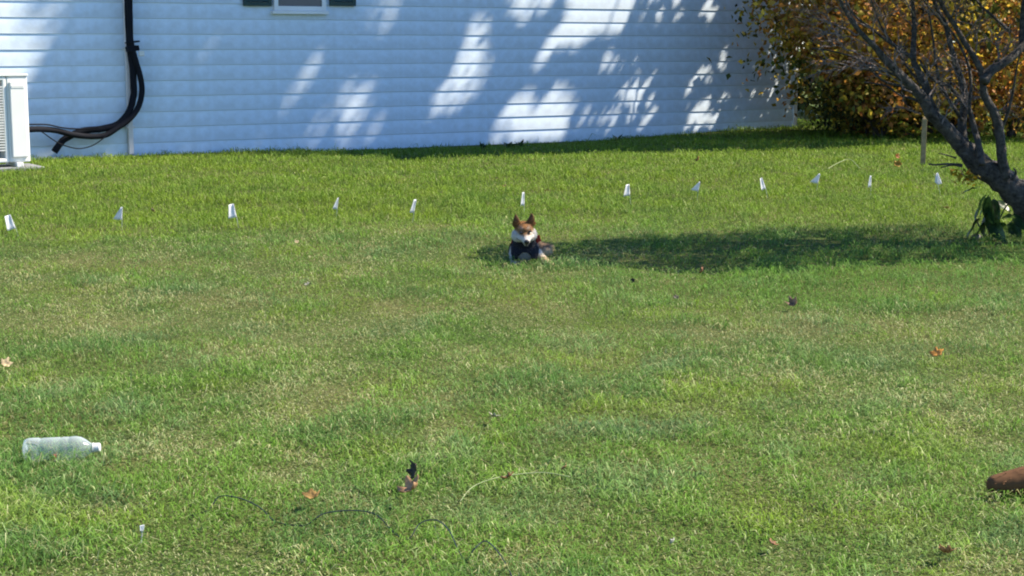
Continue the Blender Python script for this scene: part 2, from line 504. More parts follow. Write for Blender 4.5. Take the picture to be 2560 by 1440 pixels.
# roof
ov = 0.22
yr = DEPTH / 2
for sgn in (0, 1):
    mb = MB()
    y0 = -ov if sgn == 0 else DEPTH + ov
    a = [(K_START - 0.3, y0, WALL_TOP + 0.02), (K_END + 0.3, y0, WALL_TOP + 0.02), (K_END + 0.3, yr, WALL_TOP + 1.9), (K_START - 0.3, yr, WALL_TOP + 1.9)]
    b = [(x, y, z + 0.16) for x, y, z in a]
    mb.add(a + b, [(0, 3, 2, 1), (4, 5, 6, 7), (0, 1, 5, 4), (1, 2, 6, 5), (3, 0, 4, 7)])
    mb.build('roof_slope', M['roof'], house)
for x in (K_START + 0.01, K_END - 0.01):
    mb = MB(); mb.add([(x, 0, WALL_TOP), (x, DEPTH, WALL_TOP), (x, yr, WALL_TOP + 1.86)], [(0, 1, 2)])
    mb.build('gable', M['siding'], house)

def wall_k(u):
    a = (u - 1280.0) / F
    d = ray(u, 110)
    r = d.x / d.y
    return (r * WALL0[1] - WALL0[0]) / (WT[0] - r * WT[1])

def wall_z(u, v):
    k = wall_k(u)
    Y = WALL0[1] + WT[1] * k
    return at_depth(u, v, Y).z

k0, k1 = wall_k(683), wall_k(812)
zs = wall_z(748, 27)
mb = MB()
wz1 = zs + 1.15
mb.frame(k0, k1, zs, wz1, 0.058, -0.065, 0.02)
win = mb.build('window', M['trim'], house, bevel=0.003)
mb = MB(); mb.box((k0 + 0.03, -0.04, zs + 0.055), (k1 - 0.03, -0.03, wz1 - 0.05)); mb.build('pane', M['glass'], win)
mb = MB(); mb.box((k0 + 0.05, -0.062, (zs + wz1) / 2 - 0.02), (k1 - 0.05, -0.045, (zs + wz1) / 2 + 0.02)); mb.build('meeting_rail', M['trim'], win)
mb = MB(); mb.box((k0 - 0.03, -0.085, zs - 0.045), (k1 + 0.03, -0.005, zs - 0.002)); mb.build('sill', M['trim'], win, bevel=0.004)
for (ua, ub) in ((608, 678), (823, 887)):
    a, b = wall_k(ua), wall_k(ub)
    zb = wall_z((ua + ub) / 2, 15)
    mb = MB()
    mb.frame(a, b, zb, zb + 1.2, 0.05, -0.055, -0.023)
    sh = mb.build('shutter', M['shutter'], house)
    for i in range(14):
        z = zb + 0.06 + i * 0.078
        m2 = MB(); m2.add([(a + 0.05, -0.028, z + 0.07), (b - 0.05, -0.028, z + 0.07), (b - 0.05, -0.052, z), (a + 0.05, -0.052, z),
                           (a + 0.05, -0.022, z + 0.065), (b - 0.05, -0.022, z + 0.065), (b - 0.05, -0.044, z - 0.006), (a + 0.05, -0.044, z - 0.006)],
                          [(0, 3, 2, 1), (4, 5, 6, 7), (3, 7, 6, 2), (0, 1, 5, 4)])
        m2.build('slat', M['shutter'], sh)
# downspout with a foot
def hl(u, v, out):          # photo pixel -> house-local point 'out' metres proud of the wall
    d = ray(u, v)
    ox, oy = WALL0 + WN * out
    t = (ox * WN[0] + oy * WN[1]) / (d.x * WN[0] + d.y * WN[1])
    x, y, z = d.x * t, d.y * t, CAM_H + d.z * t
    return ((x - hx) * WT[0] + (y - hy) * WT[1], -out, z)
mb = MB()
kd = wall_k(315)
ztop = WALL_TOP - 0.05
mb.box((kd - 0.035, -0.075, 0.02), (kd + 0.03, -0.025, ztop))
dsp = mb.build('downspout', M['downspout'], house, bevel=0.008)
for z in (0.35, 1.33, 2.6):
    mb = MB(); mb.box((kd - 0.055, -0.079, z), (kd + 0.05, -0.0215, z + 0.03)); mb.build('strap', M['downspout'], dsp)

# ------------------------------------------------------------------ air conditioner, its pad and hoses
AC_H, AC_W, AC_D = 0.955, 0.95, 0.36
p_ac = place(78, 423)            # right front corner of the cabinet on the ground
ac = empty('air_conditioner', (p_ac.x, p_ac.y, gz(p_ac.x, p_ac.y) + 0.035), house_rot, 'white outdoor air conditioner unit cut off by the left frame edge', 'air conditioner')
# local: x to the right along the front, origin at right front corner
ZB = 0.05
mb = MB()
mb.frame(-AC_W, -0.235, ZB, ZB + AC_H, 0.045, 0.0, AC_D)
mb.build('cabinet', M['ac'], ac, bevel=0.012)
mb = MB(); mb.box((-0.2335, 0.0, ZB), (0, AC_D, ZB + AC_H)); mb.build('side_cabinet', M['ac'], ac, bevel=0.012)
mb = MB(); mb.box((-AC_W - 0.008, -0.012, ZB + AC_H + 0.001), (0.008, AC_D + 0.008, ZB + AC_H + 0.028)); mb.build('lid', M['ac'], ac, bevel=0.008)
mb = MB(); mb.box((-0.206, -0.030, ZB + 0.055), (-0.03, -0.001, ZB + AC_H - 0.055)); mb.build('service_panel', M['ac'], ac, bevel=0.010)
mb = MB(); mb.box((-0.19, -0.034, ZB + AC_H - 0.13), (-0.05, -0.031, ZB + AC_H - 0.10)); mb.build('panel_grip', M['ac_fin'], ac, bevel=0.002)
mb = MB(); mb.box((-AC_W + 0.02, 0.20, ZB + 0.02), (-0.26, 0.205, ZB + AC_H - 0.02)); mb.build('coil_back', M['ac_dark'], ac)
# fan guard : concentric rings and spokes in a flush frame
cx, cz, rr = -0.592, ZB + 0.5 * AC_H, 0.30
g = MB()
for i in range(13):
    r = 0.05 + i * (rr - 0.05) / 12
    pts = [(cx + r * math.cos(a), -0.018 + 0.02 * (r / rr) ** 2, cz + 1.35 * r * math.sin(a)) for a in np.linspace(0, 2 * math.pi, 33)]
    g.tube(pts, 0.0035, 5, cap=False)
for i in range(12):
    a = i * math.pi / 6
    g.tube([(cx + r * math.cos(a), -0.016 + 0.02 * (r / rr) ** 2, cz + 1.35 * r * math.sin(a)) for r in np.linspace(0.04, rr + 0.01, 6)], 0.004, 5)
for z in np.linspace(ZB + 0.13, ZB + AC_H - 0.12, 24):
    g.box((-AC_W + 0.046, -0.004, z), (-0.281, 0.004, z + 0.014))
tag(g.build('fan_guard', M['ac_fin'], ac), kind='stuff')
for i in range(3):
    mb = MB()
    a0 = i * 2 * math.pi / 3
    for sx in (0,):
        vs = []
        for r in (0.05, 0.15, 0.25):
            for da, y in ((-0.45, 0.05), (0.0, 0.075), (0.45, 0.10)):
                vs.append((cx + r * math.cos(a0 + da), y, cz + r * math.sin(a0 + da)))
        mb.add(vs, [(0, 1, 4, 3), (1, 2, 5, 4), (3, 4, 7, 6), (4, 5, 8, 7)])
    mb.build('fan_blade', M['ac_fin'], ac)
mb = MB()
mb.lathe([(0.0, 0.0), (0.055, 0.0), (0.06, 0.05), (0.0, 0.05)], 16, Matrix.Translation((cx, 0.1, cz)) @ Matrix.Rotation(math.pi / 2, 4, 'X'))
mb.build('fan_hub', M['ac_fin'], ac)
for x in (-0.80, -0.17):
    mb = MB(); mb.box((x, -0.05, 0.0), (x + 0.075, AC_D + 0.05, ZB - 0.001))
    mb.build('foot', M['ac'], ac, bevel=0.004)
pad_p = p_ac
pad = empty('equipment_pad', (pad_p.x, pad_p.y, gz(pad_p.x, pad_p.y)), house_rot, 'flat grey concrete pad under the white air conditioner', 'pad')
mb = MB(); mb.box((-1.15, -0.13, -0.06), (0.12, AC_D + 0.12, 0.034)); mb.build('slab', M['concrete'], pad, bevel=0.012)

hoses = empty('insulated_hose_bundle', (hx, hy, 0), house_rot, 'black insulated hoses running down the wall beside the downspout', 'hose')
def hpath(pts, outs):
    return [hl(u, v, o) for (u, v), o in zip(pts, outs)]
def smooth_path(pts, n=6):
    pts = [Vector(p) for p in pts]
    out = []
    for i in range(len(pts) - 1):
        p0 = pts[max(i - 1, 0)]; p1 = pts[i]; p2 = pts[i + 1]; p3 = pts[min(i + 2, len(pts) - 1)]
        for j in range(n):
            t = j / n
            out.append(0.5 * ((2 * p1) + (-p0 + p2) * t + (2 * p0 - 5 * p1 + 4 * p2 - p3) * t * t + (-p0 + 3 * p1 - 3 * p2 + p3) * t ** 3))
    out.append(pts[-1])
    return out
def hose(name, pts, outs, r, mat):
    mb = MB(); mb.tube(smooth_path(hpath(pts, outs)), r, 9, rough=0.03); return mb.build(name, mat, hoses, smooth=True)
hose('hose', [(317, -260), (318, -60), (320, 30), (323, 95), (326, 130), (332, 170), (334, 215), (334, 240), (322, 280), (295, 310), (255, 322), (205, 328), (165, 346), (150, 360), (136, 380)],
     [.10, .10, .10, .10, .12, .13, .13, .13, .14, .14, .14, .14, .15, .15, .15], 0.042, M['hose'])
hose('hose', [(323, -260), (323, -60), (325, 40), (327, 100), (336, 140), (349, 185), (355, 225), (347, 265), (325, 297), (290, 322), (262, 338), (222, 341), (180, 336), (140, 326), (105, 323), (84, 323), (60, 325)],
     [.16, .16, .16, .16, .17, .17, .17, .17, .18, .18, .18, .2, .24, .30, .42, .5, .55], 0.036, M['hose'])
hose('cable', [(60, 312), (84, 311), (120, 312), (160, 320), (205, 322), (250, 318)], [.5, .5, .4, .3, .22, .2], 0.009, M['hose'])
hose('cable', [(84, 318), (105, 330), (145, 357), (180, 369), (205, 371), (235, 362), (262, 343), (276, 332)], [.5, .45, .35, .3, .26, .24, .23, .23], 0.007, M['hose'])
for (u, v, w) in ((322, 122, 30), (321, 101, 34)):
    k, _, z = hl(u, v, 0)
    mb = MB(); mb.box((k - w / 410, -0.20, z - 0.03), (k + w / 430, -0.08, z + (0.035 if w == 30 else -0.012)), Matrix.Translation((k, 0, z)) @ Matrix.Rotation(R(-8), 4, 'Y') @ Matrix.Translation((-k, 0, -z)))
    mb.build('clamp', M['hose'], hoses, bevel=0.008)
mb = MB()
k, _, z = hl(338, 133, 0)
mb.box((k - 0.03, -0.23, z - 0.035), (k + 0.04, -0.20, z + 0.03)); mb.build('wall_bracket', M['ac_fin'], hoses, bevel=0.006)

# ------------------------------------------------------------------ where sunlight reaches the wall and the lawn (gaps cut into the crowns to let it through)
def z3(l): return [(1200 + x / 3.37, y / 3.37) for x, y in l]
def z2(l): return [(560 + x / 3.43, y / 3.43) for x, y in l]
def z1(l): return [(x / 3.0, y / 3.0) for x, y in l]
GAPS = [
    (z3([(760, -300), (1400, -300), (1290, 0), (1200, 210), (1130, 310), (920, 335), (850, 440), (640, 440), (690, 240)]), 1.0),
    (z3([(680, 200), (650, 300), (590, 430), (540, 560), (430, 640), (440, 520), (560, 320)]), 1.0),
    (z3([(430, 740), (445, 880), (290, 1260), (20, 1260), (200, 930), (300, 800)]), 1.0),
    (z3([(640, 720), (715, 720), (690, 880), (720, 960), (700, 1220), (300, 1240), (430, 1000), (540, 830)]), 1.0),
    (z3([(240, -200), (640, -200), (620, 0), (540, 110), (330, 220), (210, 110)]), 0.97),
    (z2([(2130, 130), (2260, 140), (2230, 400), (2290, 470), (2240, 680), (2160, 800), (1980, 950), (1760, 1000), (1790, 800), (1940, 650), (2020, 450)]), 0.97),
    (z2([(640, 600), (800, 480), (780, 620), (650, 830), (540, 1000), (500, 1340), (380, 1340), (450, 950), (520, 780)]), 1.0),
    (z2([(980, 780), (1260, 740), (1240, 920), (1330, 1060), (1190, 1340), (1000, 1340), (980, 1000)]), 0.93),
    (z2([(680, 1080), (830, 1000), (850, 1340), (680, 1340)]), 0.75),
    (z2([(1310, -100), (1520, -100), (1390, 280), (1320, 280), (1230, 100)]), 0.9),
    (z1([(-900, -400), (190, -400), (180, 0), (150, 240), (260, 380), (200, 500), (120, 700), (60, 1300), (-900, 1400)]), 1.0),
    (z1([(180, -300), (560, -300), (470, 0), (390, 280), (250, 350), (160, 240)]), 0.5),
]
def grow(poly, f):
    cx = sum(p[0] for p in poly) / len(poly); cy = sum(p[1] for p in poly) / len(poly)
    out = []
    for x, y in poly:
        d = math.hypot(x - cx, y - cy)
        e = f / max(d, 1)
        out.append((x + (x - cx) * e, y + (y - cy) * e))
    return out
GAPS = [(grow(p, 9 if p[0][0] > 1150 else 14), w) for p, w in GAPS]
SPOTS = []
def spots(box, n, smin=5, smax=12):
    x0, y0, x1, y1 = box
    for _ in range(n):
        SPOTS.append((random.uniform(x0, x1), random.uniform(y0, y1), .95 * random.uniform(smin, smax)))
spots((1595, -10, 1720, 55), 12, 5, 10); spots((1745, -10, 1795, 45), 5, 7, 12)
def _half():
    random.shuffle(SPOTS); pass
spots((1490, 130, 1560, 215), 7, 6, 11); spots((1565, 140, 1700, 215), 8, 4, 8)
spots((1410, 215, 1600, 260), 12, 4, 8); spots((1415, 255, 1545, 300), 13, 5, 9); spots((1550, 215, 1625, 300), 13, 6, 12)
spots((1430, 295, 1625, 335), 18, 4, 9); spots((1700, 160, 1820, 300), 22, 5, 9); spots((1800, 125, 1840, 195), 6, 5, 8)
spots((1700, 280, 1785, 315), 10, 6, 13)
_half()
STREAK = np.array([0.50, -0.87])       # direction in which slanting light draws the spots out

def in_poly(x, y, poly):
    x = np.asarray(x); inside = np.zeros(x.shape, bool)
    n = len(poly); j = n - 1
    for i in range(n):
        xi, yi = poly[i]; xj, yj = poly[j]
        c = ((yi > y) != (yj > y)) & (x < (xj - xi) * (y - yi) / (yj - yi + 1e-12) + xi)
        inside ^= c; j = i
    return inside

LS = np.array(SUN)
BX = np.array([-60, -4.9, -1.9, -1.35, -0.1, 1.13, 2.7, 4.5, 6.0, 9.0, 20])
BY = np.array([-10, 20.2, 20.0, 19.3, 20.1, 20.5, 20.7, 21.6, 22.4, 22.6, 22.6])

def sun_hits(P):
    """walk from crown points down the sunbeam: probability that the beam must stay open"""
    P = np.asarray(P, float)
    dn = (P[:, 0] - WALL0[0]) * WN[0] + (P[:, 1] - WALL0[1]) * WN[1]
    rate = LS[0] * WN[0] + LS[1] * WN[1]
    t = dn / rate
    Q = P - t[:, None] * LS
    tg = P[:, 2] / LS[2]
    G = P - tg[:, None] * LS
    k = (Q[:, 0] - WALL0[0]) * WT[0] + (Q[:, 1] - WALL0[1]) * WT[1]
    on_wall = (Q[:, 2] > -0.1) & (t > 0) & (k < K_END) & (Q[:, 2] < WALL_TOP)
    u, v = to_photo(np.where(on_wall[:, None], Q, np.array([0, 20, 1.0])))
    p = np.zeros(len(P))
    for poly, w in GAPS:
        p = np.maximum(p, np.where(in_poly(u, v, poly), w, 0))
    for (a, b, s) in SPOTS:
        du, dv = u - a, v - b
        al = du * STREAK[0] + dv * STREAK[1]; ac_ = du * STREAK[1] - dv * STREAK[0]
        p = np.maximum(p, np.where((al / (3.0 * s)) ** 2 + (ac_ / s) ** 2 < 1, 1.0, 0))
    p = np.where(on_wall, p, 0)
    bound = np.interp(G[:, 0], BX, BY) + 0.5 * (fbm(G[:, 0] * 1.3, G[:, 1] * 1.3, 41) - 0.5)
    lawn = (~on_wall) & (G[:, 1] < bound) & (tg > 0)
    # beams that light the near side of the autumn tree
    tz = (P[:, 2] - 1.4) / LS[2]
    B1 = P - tz[:, None] * LS
    thin = (tz > 1.0) & (B1[:, 0] > 3.3) & (B1[:, 0] < 8.0) & (B1[:, 1] > 21.8) & (B1[:, 1] < 23.5)
    p = np.maximum(p, np.where(thin, .60, 0))
    return np.where(lawn, 1.0, p)

# ------------------------------------------------------------------ foliage
def leaf_arrays(P, size, asp=0.62, fold=0.25, up=0.25, g=rng):
    n = len(P)
    nrm = g.normal(size=(n, 3)); nrm[:, 2] += up * 2
    nrm /= np.linalg.norm(nrm, axis=1)[:, None]
    a = g.normal(size=(n, 3)); a[:, 2] -= 0.5
    a -= (a * nrm).sum(1)[:, None] * nrm; a /= np.linalg.norm(a, axis=1)[:, None]
    b = np.cross(nrm, a)
    s = np.asarray(size)[:, None] if hasattr(size, '__len__') else size
    base = P - a * s * 0.5; tip = P + a * s * 0.5
    mid = P - a * s * 0.08
    l = mid + b * s * asp * 0.5 + nrm * s * fold * 0.5; r = mid - b * s * asp * 0.5 + nrm * s * fold * 0.5
    V = np.stack([base, l, tip, r], 1).reshape(-1, 3)
    i = np.arange(n)[:, None] * 4
    Fc = np.concatenate([i + np.array([0, 2, 1]), i + np.array([0, 3, 2])], 1).reshape(-1, 3)
    return V, Fc

def inside_ell(P, E, infl=1.0):
    c, r = np.array(E[0]), np.array(E[1]) * infl
    return (((P - c) / r) ** 2).sum(1) < 1

def sample_ell(E, n, shell=0.35):
    d = rng.normal(size=(n, 3)); d /= np.linalg.norm(d, axis=1)[:, None]
    rad = (shell + (1 - shell) * rng.random(n)) 
    return np.array(E[0]) + d * np.array(E[1]) * rad[:, None]

TREE_A = [((6.2, 24.2, 2.4), (3.0, 2.3, 2.5)), ((7.2, 23.8, 7.8), (2.8, 3.1, 3.9))]
SKIRT = ((4.75, 24.0, 1.85), (1.35, 1.0, 1.0))
TREE_B = [((8.9, 22.6, 13.0), (3.1, 3.1, 5.2))]

def limb(mb, p0, p1, r0, r1, n=6, wob=0.08, sides=6):
    p0, p1 = Vector(p0), Vector(p1)
    L = (p1 - p0).length
    pts, rad = [], []
    for i in range(n + 1):
        t = i / n
        p = p0.lerp(p1, t)
        if 0 < i < n: p += Vector((random.gauss(0, 1), random.gauss(0, 1), random.gauss(0, 0.7))) * wob * L * 0.35
        p.z += 0.06 * L * math.sin(math.pi * t)
        pts.append(p); rad.append(r0 + (r1 - r0) * t)
    mb.tube(pts, rad, sides, rough=0.08)
    return pts

def clumps(E, n_clump, per, spread):
    c = sample_ell(E, n_clump, 0.45)
    P = np.repeat(c, per, 0) + rng.normal(size=(n_clump * per, 3)) * spread
    return c, P

# targeted fill : leaves on the sunbeams that would reach the shaded siding and the shaded strip of lawn
kk = np.concatenate([rng.uniform(-5.6, K_END, 26000), rng.uniform(5.5, K_END, 16000)]); zz = rng.uniform(-0.05, 2.35, 42000)
S = np.stack([WALL0[0] + WT[0] * kk, WALL0[1] + WT[1] * kk, zz], 1)
gxx = rng.uniform(-2.2, 8, 70000); gyy = np.interp(gxx, BX, BY) + rng.random(70000) ** 1.4 * 4.0
S = np.concatenate([S, np.stack([gxx, gyy, np.zeros(70000)], 1)])
Xc = rng.uniform(4.2, 11.5, len(S))
tt = (Xc - S[:, 0]) / LS[0]
TP = S + tt[:, None] * LS
TP = TP[tt > 0.5] + rng.normal(size=((tt > 0.5).sum(), 3)) * 0.03

def pick_col(P, table, seed, freq=0.9, jit=0.25):
    """colours drifting through a table from place to place, each leaf a little different"""
    n = fbm(P[:, 0] * freq + P[:, 2] * 0.7 * freq, P[:, 1] * freq - P[:, 2] * freq, seed, 3)
    n = (n - 0.5) * 2.4 + 0.5 + .22 * (P[:, 0] < 5.3) * (P[:, 2] > 1.2) * (seed == 61) + rng.normal(size=len(P)) * 0.16
    q = np.clip(n, 0, 0.9999) * (len(table) - 1)
    i = q.astype(int); f = (q - i)[:, None]
    T = np.array(table)
    c = T[i] * (1 - f) + T[i + 1] * f
    return c * (1 + rng.normal(size=(len(P), 1)) * jit * 1.3).clip(0.25, 1.8)

AUTUMN = [(0.08, 0.10, 0.018), (0.28, 0.22, 0.03), (0.58, 0.42, 0.045), (0.42, 0.22, 0.045), (0.50, 0.20, 0.045), (0.26, 0.14, 0.05), (0.58, 0.40, 0.05)]

def big_tree(name, label, E, base, trunk_top, table, n_clump, per, spread, size, mat_b, low_limbs=()):
    t = empty(name, base, 0, label, 'tree')
    B = Vector(base)
    mb = MB()
    npt = 9
    pts = [B.lerp(Vector(trunk_top), i / npt) + Vector((random.gauss(0, .06), random.gauss(0, .06), 0)) * (1 if i else 0) for i in range(npt + 1)]
    pts[0].z -= 0.15
    rad = [0.20 * (1 - 0.8 * i / npt) + (0.06 if i == 0 else 0) for i in range(npt + 1)]
    mb.tube([p - B for p in pts], rad, 10, rough=0.06)
    mb.build('trunk', mat_b, t, smooth=True)
    P_all, mbl = [], None
    for e in E:
        c, P = clumps(e, n_clump if e[0][2] > 4 else int(n_clump * .7), per, spread)
        P_all.append(P)
        for j in range(0, len(c), 6):
            q = Vector(c[j])
            if sun_hits(np.array([c[j]]))[0] > 0.7: continue
            near_p = min(pts, key=lambda p: abs(p.z - (q.z - 0.35 * (Vector((q.x, q.y, 0)) - Vector((p.x, p.y, 0))).length)))
            ln_ = np.array([tuple(near_p.lerp(q, f)) for f in np.linspace(.15, 1, 8)])
            if (sun_hits(ln_) > .6).sum() > 1: continue
            mbl = MB()
            limb(mbl, near_p - B, q - B, random.uniform(.02, .045), 0.006, 6, 0.09, 5)
            mbl.build('limb', mat_b, t, smooth=True)
    Tm = np.zeros(len(TP), bool)
    for e in E: Tm |= inside_ell(TP, e, 1.08)
    return t, B, P_all, Tm

def finish_crown(t, B, P, table, size, seed):
    keep = (rng.random(len(P)) > sun_hits(P)) & (P[:, 2] > 0.08)
    dnw = (P[:, 0] - WALL0[0]) * WN[0] + (P[:, 1] - WALL0[1]) * WN[1]
    kx = (P[:, 0] - WALL0[0]) * WT[0] + (P[:, 1] - WALL0[1]) * WT[1]
    keep &= (dnw > 0.12) | (kx > K_END + 0.15)
    P = P[keep]
    sz = size * rng.uniform(0.45, 1.35, len(P))
    V, Fc = leaf_arrays(P, sz)
    col = pick_col(P, table, seed)
    return tag(np_mesh('crown', V - np.array(B), Fc, M['leaf'], t, np.repeat(col, 4, 0)), kind='stuff')

tA, BA, PA, mA = big_tree('autumn_tree', 'bushy autumn tree with yellow and orange leaves at the house corner', TREE_A,
                          (6.9, 24.6, gz(6.9, 24.6)), (7.2, 24.5, 6.6), AUTUMN, 620, 26, 0.20, 0.10, M['bark_grey'])
tB, BB, PB, mB = big_tree('tall_shade_tree', 'tall green shade tree outside the frame right of the autumn tree', TREE_B,
                          (9.3, 23.1, gz(9.3, 23.1)), (9.0, 22.9, 13.3), AUTUMN, 420, 26, 0.30, 0.15, M['bark_grey'])
_, PS = clumps(SKIRT, 150, 26, .17)
finish_crown(tA, BA, np.concatenate(PA + [PS, TP[mA]]), AUTUMN, 0.105, 61)
finish_crown(tB, BB, np.concatenate(PB + [TP[mB & ~mA]]), [(0.03, 0.06, 0.012), (0.06, 0.09, 0.015), (0.14, 0.12, 0.02)], 0.15, 67)

# understorey shrubs behind and beside the autumn tree
def shrub(name, label, c, r, n, table, size, seed):
    b = Vector((c[0], c[1], gz(c[0], c[1])))
    t = empty(name, b, 0, label, 'shrub')
    for _ in range(14):
        mb = MB()
        a = random.uniform(0, 6.28); rr = random.uniform(.3, .85)
        limb(mb, (random.gauss(0, .08), random.gauss(0, .08), -0.05), (r[0] * rr * math.cos(a), r[1] * rr * math.sin(a), r[2] * random.uniform(.9, 1.7)), 0.018, 0.004, 5, 0.1, 5)
        mb.build('stem', M['bark_grey'], t, smooth=True)
    cl, P = clumps(((c[0], c[1], b.z + r[2]), r), n // 22, 22, 0.13)
    P = P[P[:, 2] > b.z + 0.03]
    kx = (P[:, 0] - WALL0[0]) * WT[0] + (P[:, 1] - WALL0[1]) * WT[1]
    dnw = (P[:, 0] - WALL0[0]) * WN[0] + (P[:, 1] - WALL0[1]) * WN[1]
    P = P[((dnw > 0.1) | (kx > K_END + 0.15)) & (sun_hits(P) < 0.9)]
    V, Fc = leaf_arrays(P, size * rng.uniform(.6, 1.3, len(P)))
    tag(np_mesh('foliage', V - np.array(b), Fc, M['leaf'], t, np.repeat(pick_col(P, table, seed, 1.6), 4, 0)), kind='stuff')
DARK = [(0.02, 0.035, 0.012), (0.035, 0.05, 0.015), (0.07, 0.06, 0.02)]
YEL = [(0.05, 0.06, 0.015), (0.14, 0.12, 0.02), (0.34, 0.27, 0.03), (0.25, 0.12, 0.02), (0.12, 0.06, 0.02)]
shrub('shrub', 'low yellow leaved shrub at the foot of the autumn tree near the house corner', (5.5, 24.2), (1.0, 0.8, 0.55), 1900, YEL, 0.09, 3)
shrub('shrub', 'brown and yellow shrub low behind the leaning grey trunk', (7.4, 24.0), (1.3, 0.9, 0.75), 2600, AUTUMN, 0.09, 5)
shrub('shrub', 'dark low shrub added for the deep shade close to the right of the house corner', (5.35, 25.2), (0.75, 0.7, 0.5), 2200, DARK, 0.09, 11)  # added to darken the shaded ground under the autumn tree
shrub('shrub', 'dark green shrub behind the autumn tree beyond the house corner', (6.2, 27.0), (1.8, 1.0, 1.3), 4200, DARK, 0.11, 7)
shrub('shrub', 'dark shrub behind the leaning trunk at the right frame edge', (9.0, 26.4), (2.0, 1.2, 1.4), 4600, DARK, 0.11, 9)

EVER = [(0.012, 0.022, 0.009), (0.02, 0.035, 0.012), (0.035, 0.045, 0.015)]
for (c, r, lab) in (((6.3, 31.0), (2.6, 1.8, 2.9), 'dark evergreen far behind the house corner'), ((10.2, 30.0), (2.6, 1.8, 2.9), 'dark evergreen far behind the autumn tree'),
                    ((14.2, 29.0), (2.6, 1.8, 2.8), 'dark evergreen farthest to the right beyond the frame edge'), ((8.2, 33.5), (2.4, 1.6, 2.6), 'dark evergreen behind the gap between the two nearer evergreens')):
    shrub('evergreen_shrub', lab, c, r, 5600, EVER, 0.24, 19)

# ------------------------------------------------------------------ leaning tree in the right foreground
YT = 11.25
base_p = place(2665, 612)
lt = empty('leaning_tree', (base_p.x, base_p.y, gz(base_p.x, base_p.y)), 0, 'dark leaning multi-stemmed small tree at the right frame edge', 'tree')
LB = Vector(lt.location)
def tp(u, v, dy=0.0): return at_depth(u, v, YT + dy) - LB
SC = YT / (F / 1.01)            # metres per photo pixel at that depth
def stem(name, pts, w0, w1, dys=(0, 0), mat='bark_dark', sides=10, rough=0.10, n=4):
    P = []
    m = len(pts)
    for i, (u, v) in enumerate(pts):
        P.append(tp(u, v, dys[0] + (dys[1] - dys[0]) * i / (m - 1)))
    P = smooth_path(P, n)
    q = len(P)
    rad = [(w0 + (w1 - w0) * i / (q - 1)) * 0.5 * SC for i in range(q)]
    mb = MB(); mb.tube(P, rad, sides, rough=rough)
    return mb.build(name, M[mat], lt, smooth=True)
stem('trunk', [(2690, 640), (2640, 580), (2590, 525), (2540, 480), (2490, 440), (2440, 402), (2402, 360)], 96, 44, (0.05, 0), rough=0.14)
stem('stem', [(2408, 372), (2380, 338), (2352, 308), (2325, 282), (2310, 250), (2285, 222), (2250, 186), (2214, 150), (2186, 116), (2155, 85), (2120, 40), (2080, -40)], 40, 5, (0, -.35))
stem('stem', [(2322, 285), (2322, 250), (2313, 210), (2296, 178), (2283, 146), (2286, 75), (2284, 40), (2278, -30), (2265, -140)], 24, 6, (0, .25))
stem('stem', [(2284, 148), (2250, 122), (2217, 101), (2180, 72), (2130, 30), (2090, -60)], 11, 4, (.1, .35), sides=7)
stem('stem', [(2430, 395), (2408, 348), (2406, 300), (2412, 258), (2406, 208), (2390, 166), (2378, 120), (2364, 62), (2346, 28), (2310, -60)], 26, 8, (.12, .4))
stem('stem', [(2455, 412), (2446, 360), (2436, 325), (2425, 280), (2414, 255)], 17, 11, (-.15, .2), sides=8)
stem('stem', [(2470, 420), (2452, 372), (2446, 345), (2432, 296)], 12, 8, (.15, .2), sides=7)
stem('stem', [(2516, 445), (2506, 405), (2502, 362), (2497, 318), (2486, 282), (2466, 248), (2458, 225), (2456, 186), (2437, 146), (2410, 104), (2386, 62), (2358, 18), (2320, -70)], 27, 9, (-.05, -.25))
stem('stem', [(2458, 205), (2474, 180), (2502, 161), (2531, 141), (2565, 108), (2620, 40), (2680, -60)], 27, 14, (-.2, 0))
stem('stem', [(2556, 118), (2556, 60), (2562, -20), (2570, -140)], 17, 9, (-.05, .2))
stem('stem', [(2520, 75), (2480, 38), (2452, 14), (2420, -30)], 8, 5, (0, .3), sides=7)
stem('stem', [(2412, 262), (2385, 228), (2368, 213), (2340, 203), (2314, 180), (2300, 150)], 12, 5, (.2, .1), sides=7)
stem('broken_branch', [(2405, 412), (2370, 410), (2340, 412), (2322, 410)], 7, 4, (-.1, -.2), sides=6)
stem('broken_branch', [(2405, 416), (2380, 413), (2352, 419)], 6, 3, (-.1, -.15), sides=6)
stem('broken_branch', [(2390, 395), (2368, 388), (2346, 383)], 5, 2, (-.1, -.15), sides=6)
stem('broken_branch', [(2530, 450), (2540, 432), (2534, 420)], 9, 3, (-.1, -.15), sides=6)
for pts, w in (([(2345, 300), (2300, 240), (2262, 205), (2220, 180), (2180, 176), (2130, 170)], 10), ([(2360, 315), (2335, 262), (2318, 230), (2270, 170), (2240, 120), (2200, 60), (2170, -30)], 10),
               ([(2405, 300), (2372, 250), (2350, 205), (2338, 150), (2332, 90), (2320, 20), (2315, -40)], 10), ([(2440, 330), (2424, 270), (2428, 215), (2420, 160), (2398, 110), (2372, 70), (2340, 40), (2300, -10)], 10),
               ([(2318, 270), (2290, 250), (2250, 238), (2215, 215), (2160, 205)], 8), ([(2300, 230), (2252, 215), (2205, 200), (2150, 150), (2090, 130), (2030, 120)], 8), ([(2500, 330), (2520, 280), (2532, 230), (2540, 180), (2552, 120)], 9)):
    stem('stem', pts, w, 3, (random.uniform(-.2, .2), random.uniform(-.4, .4)), sides=7)
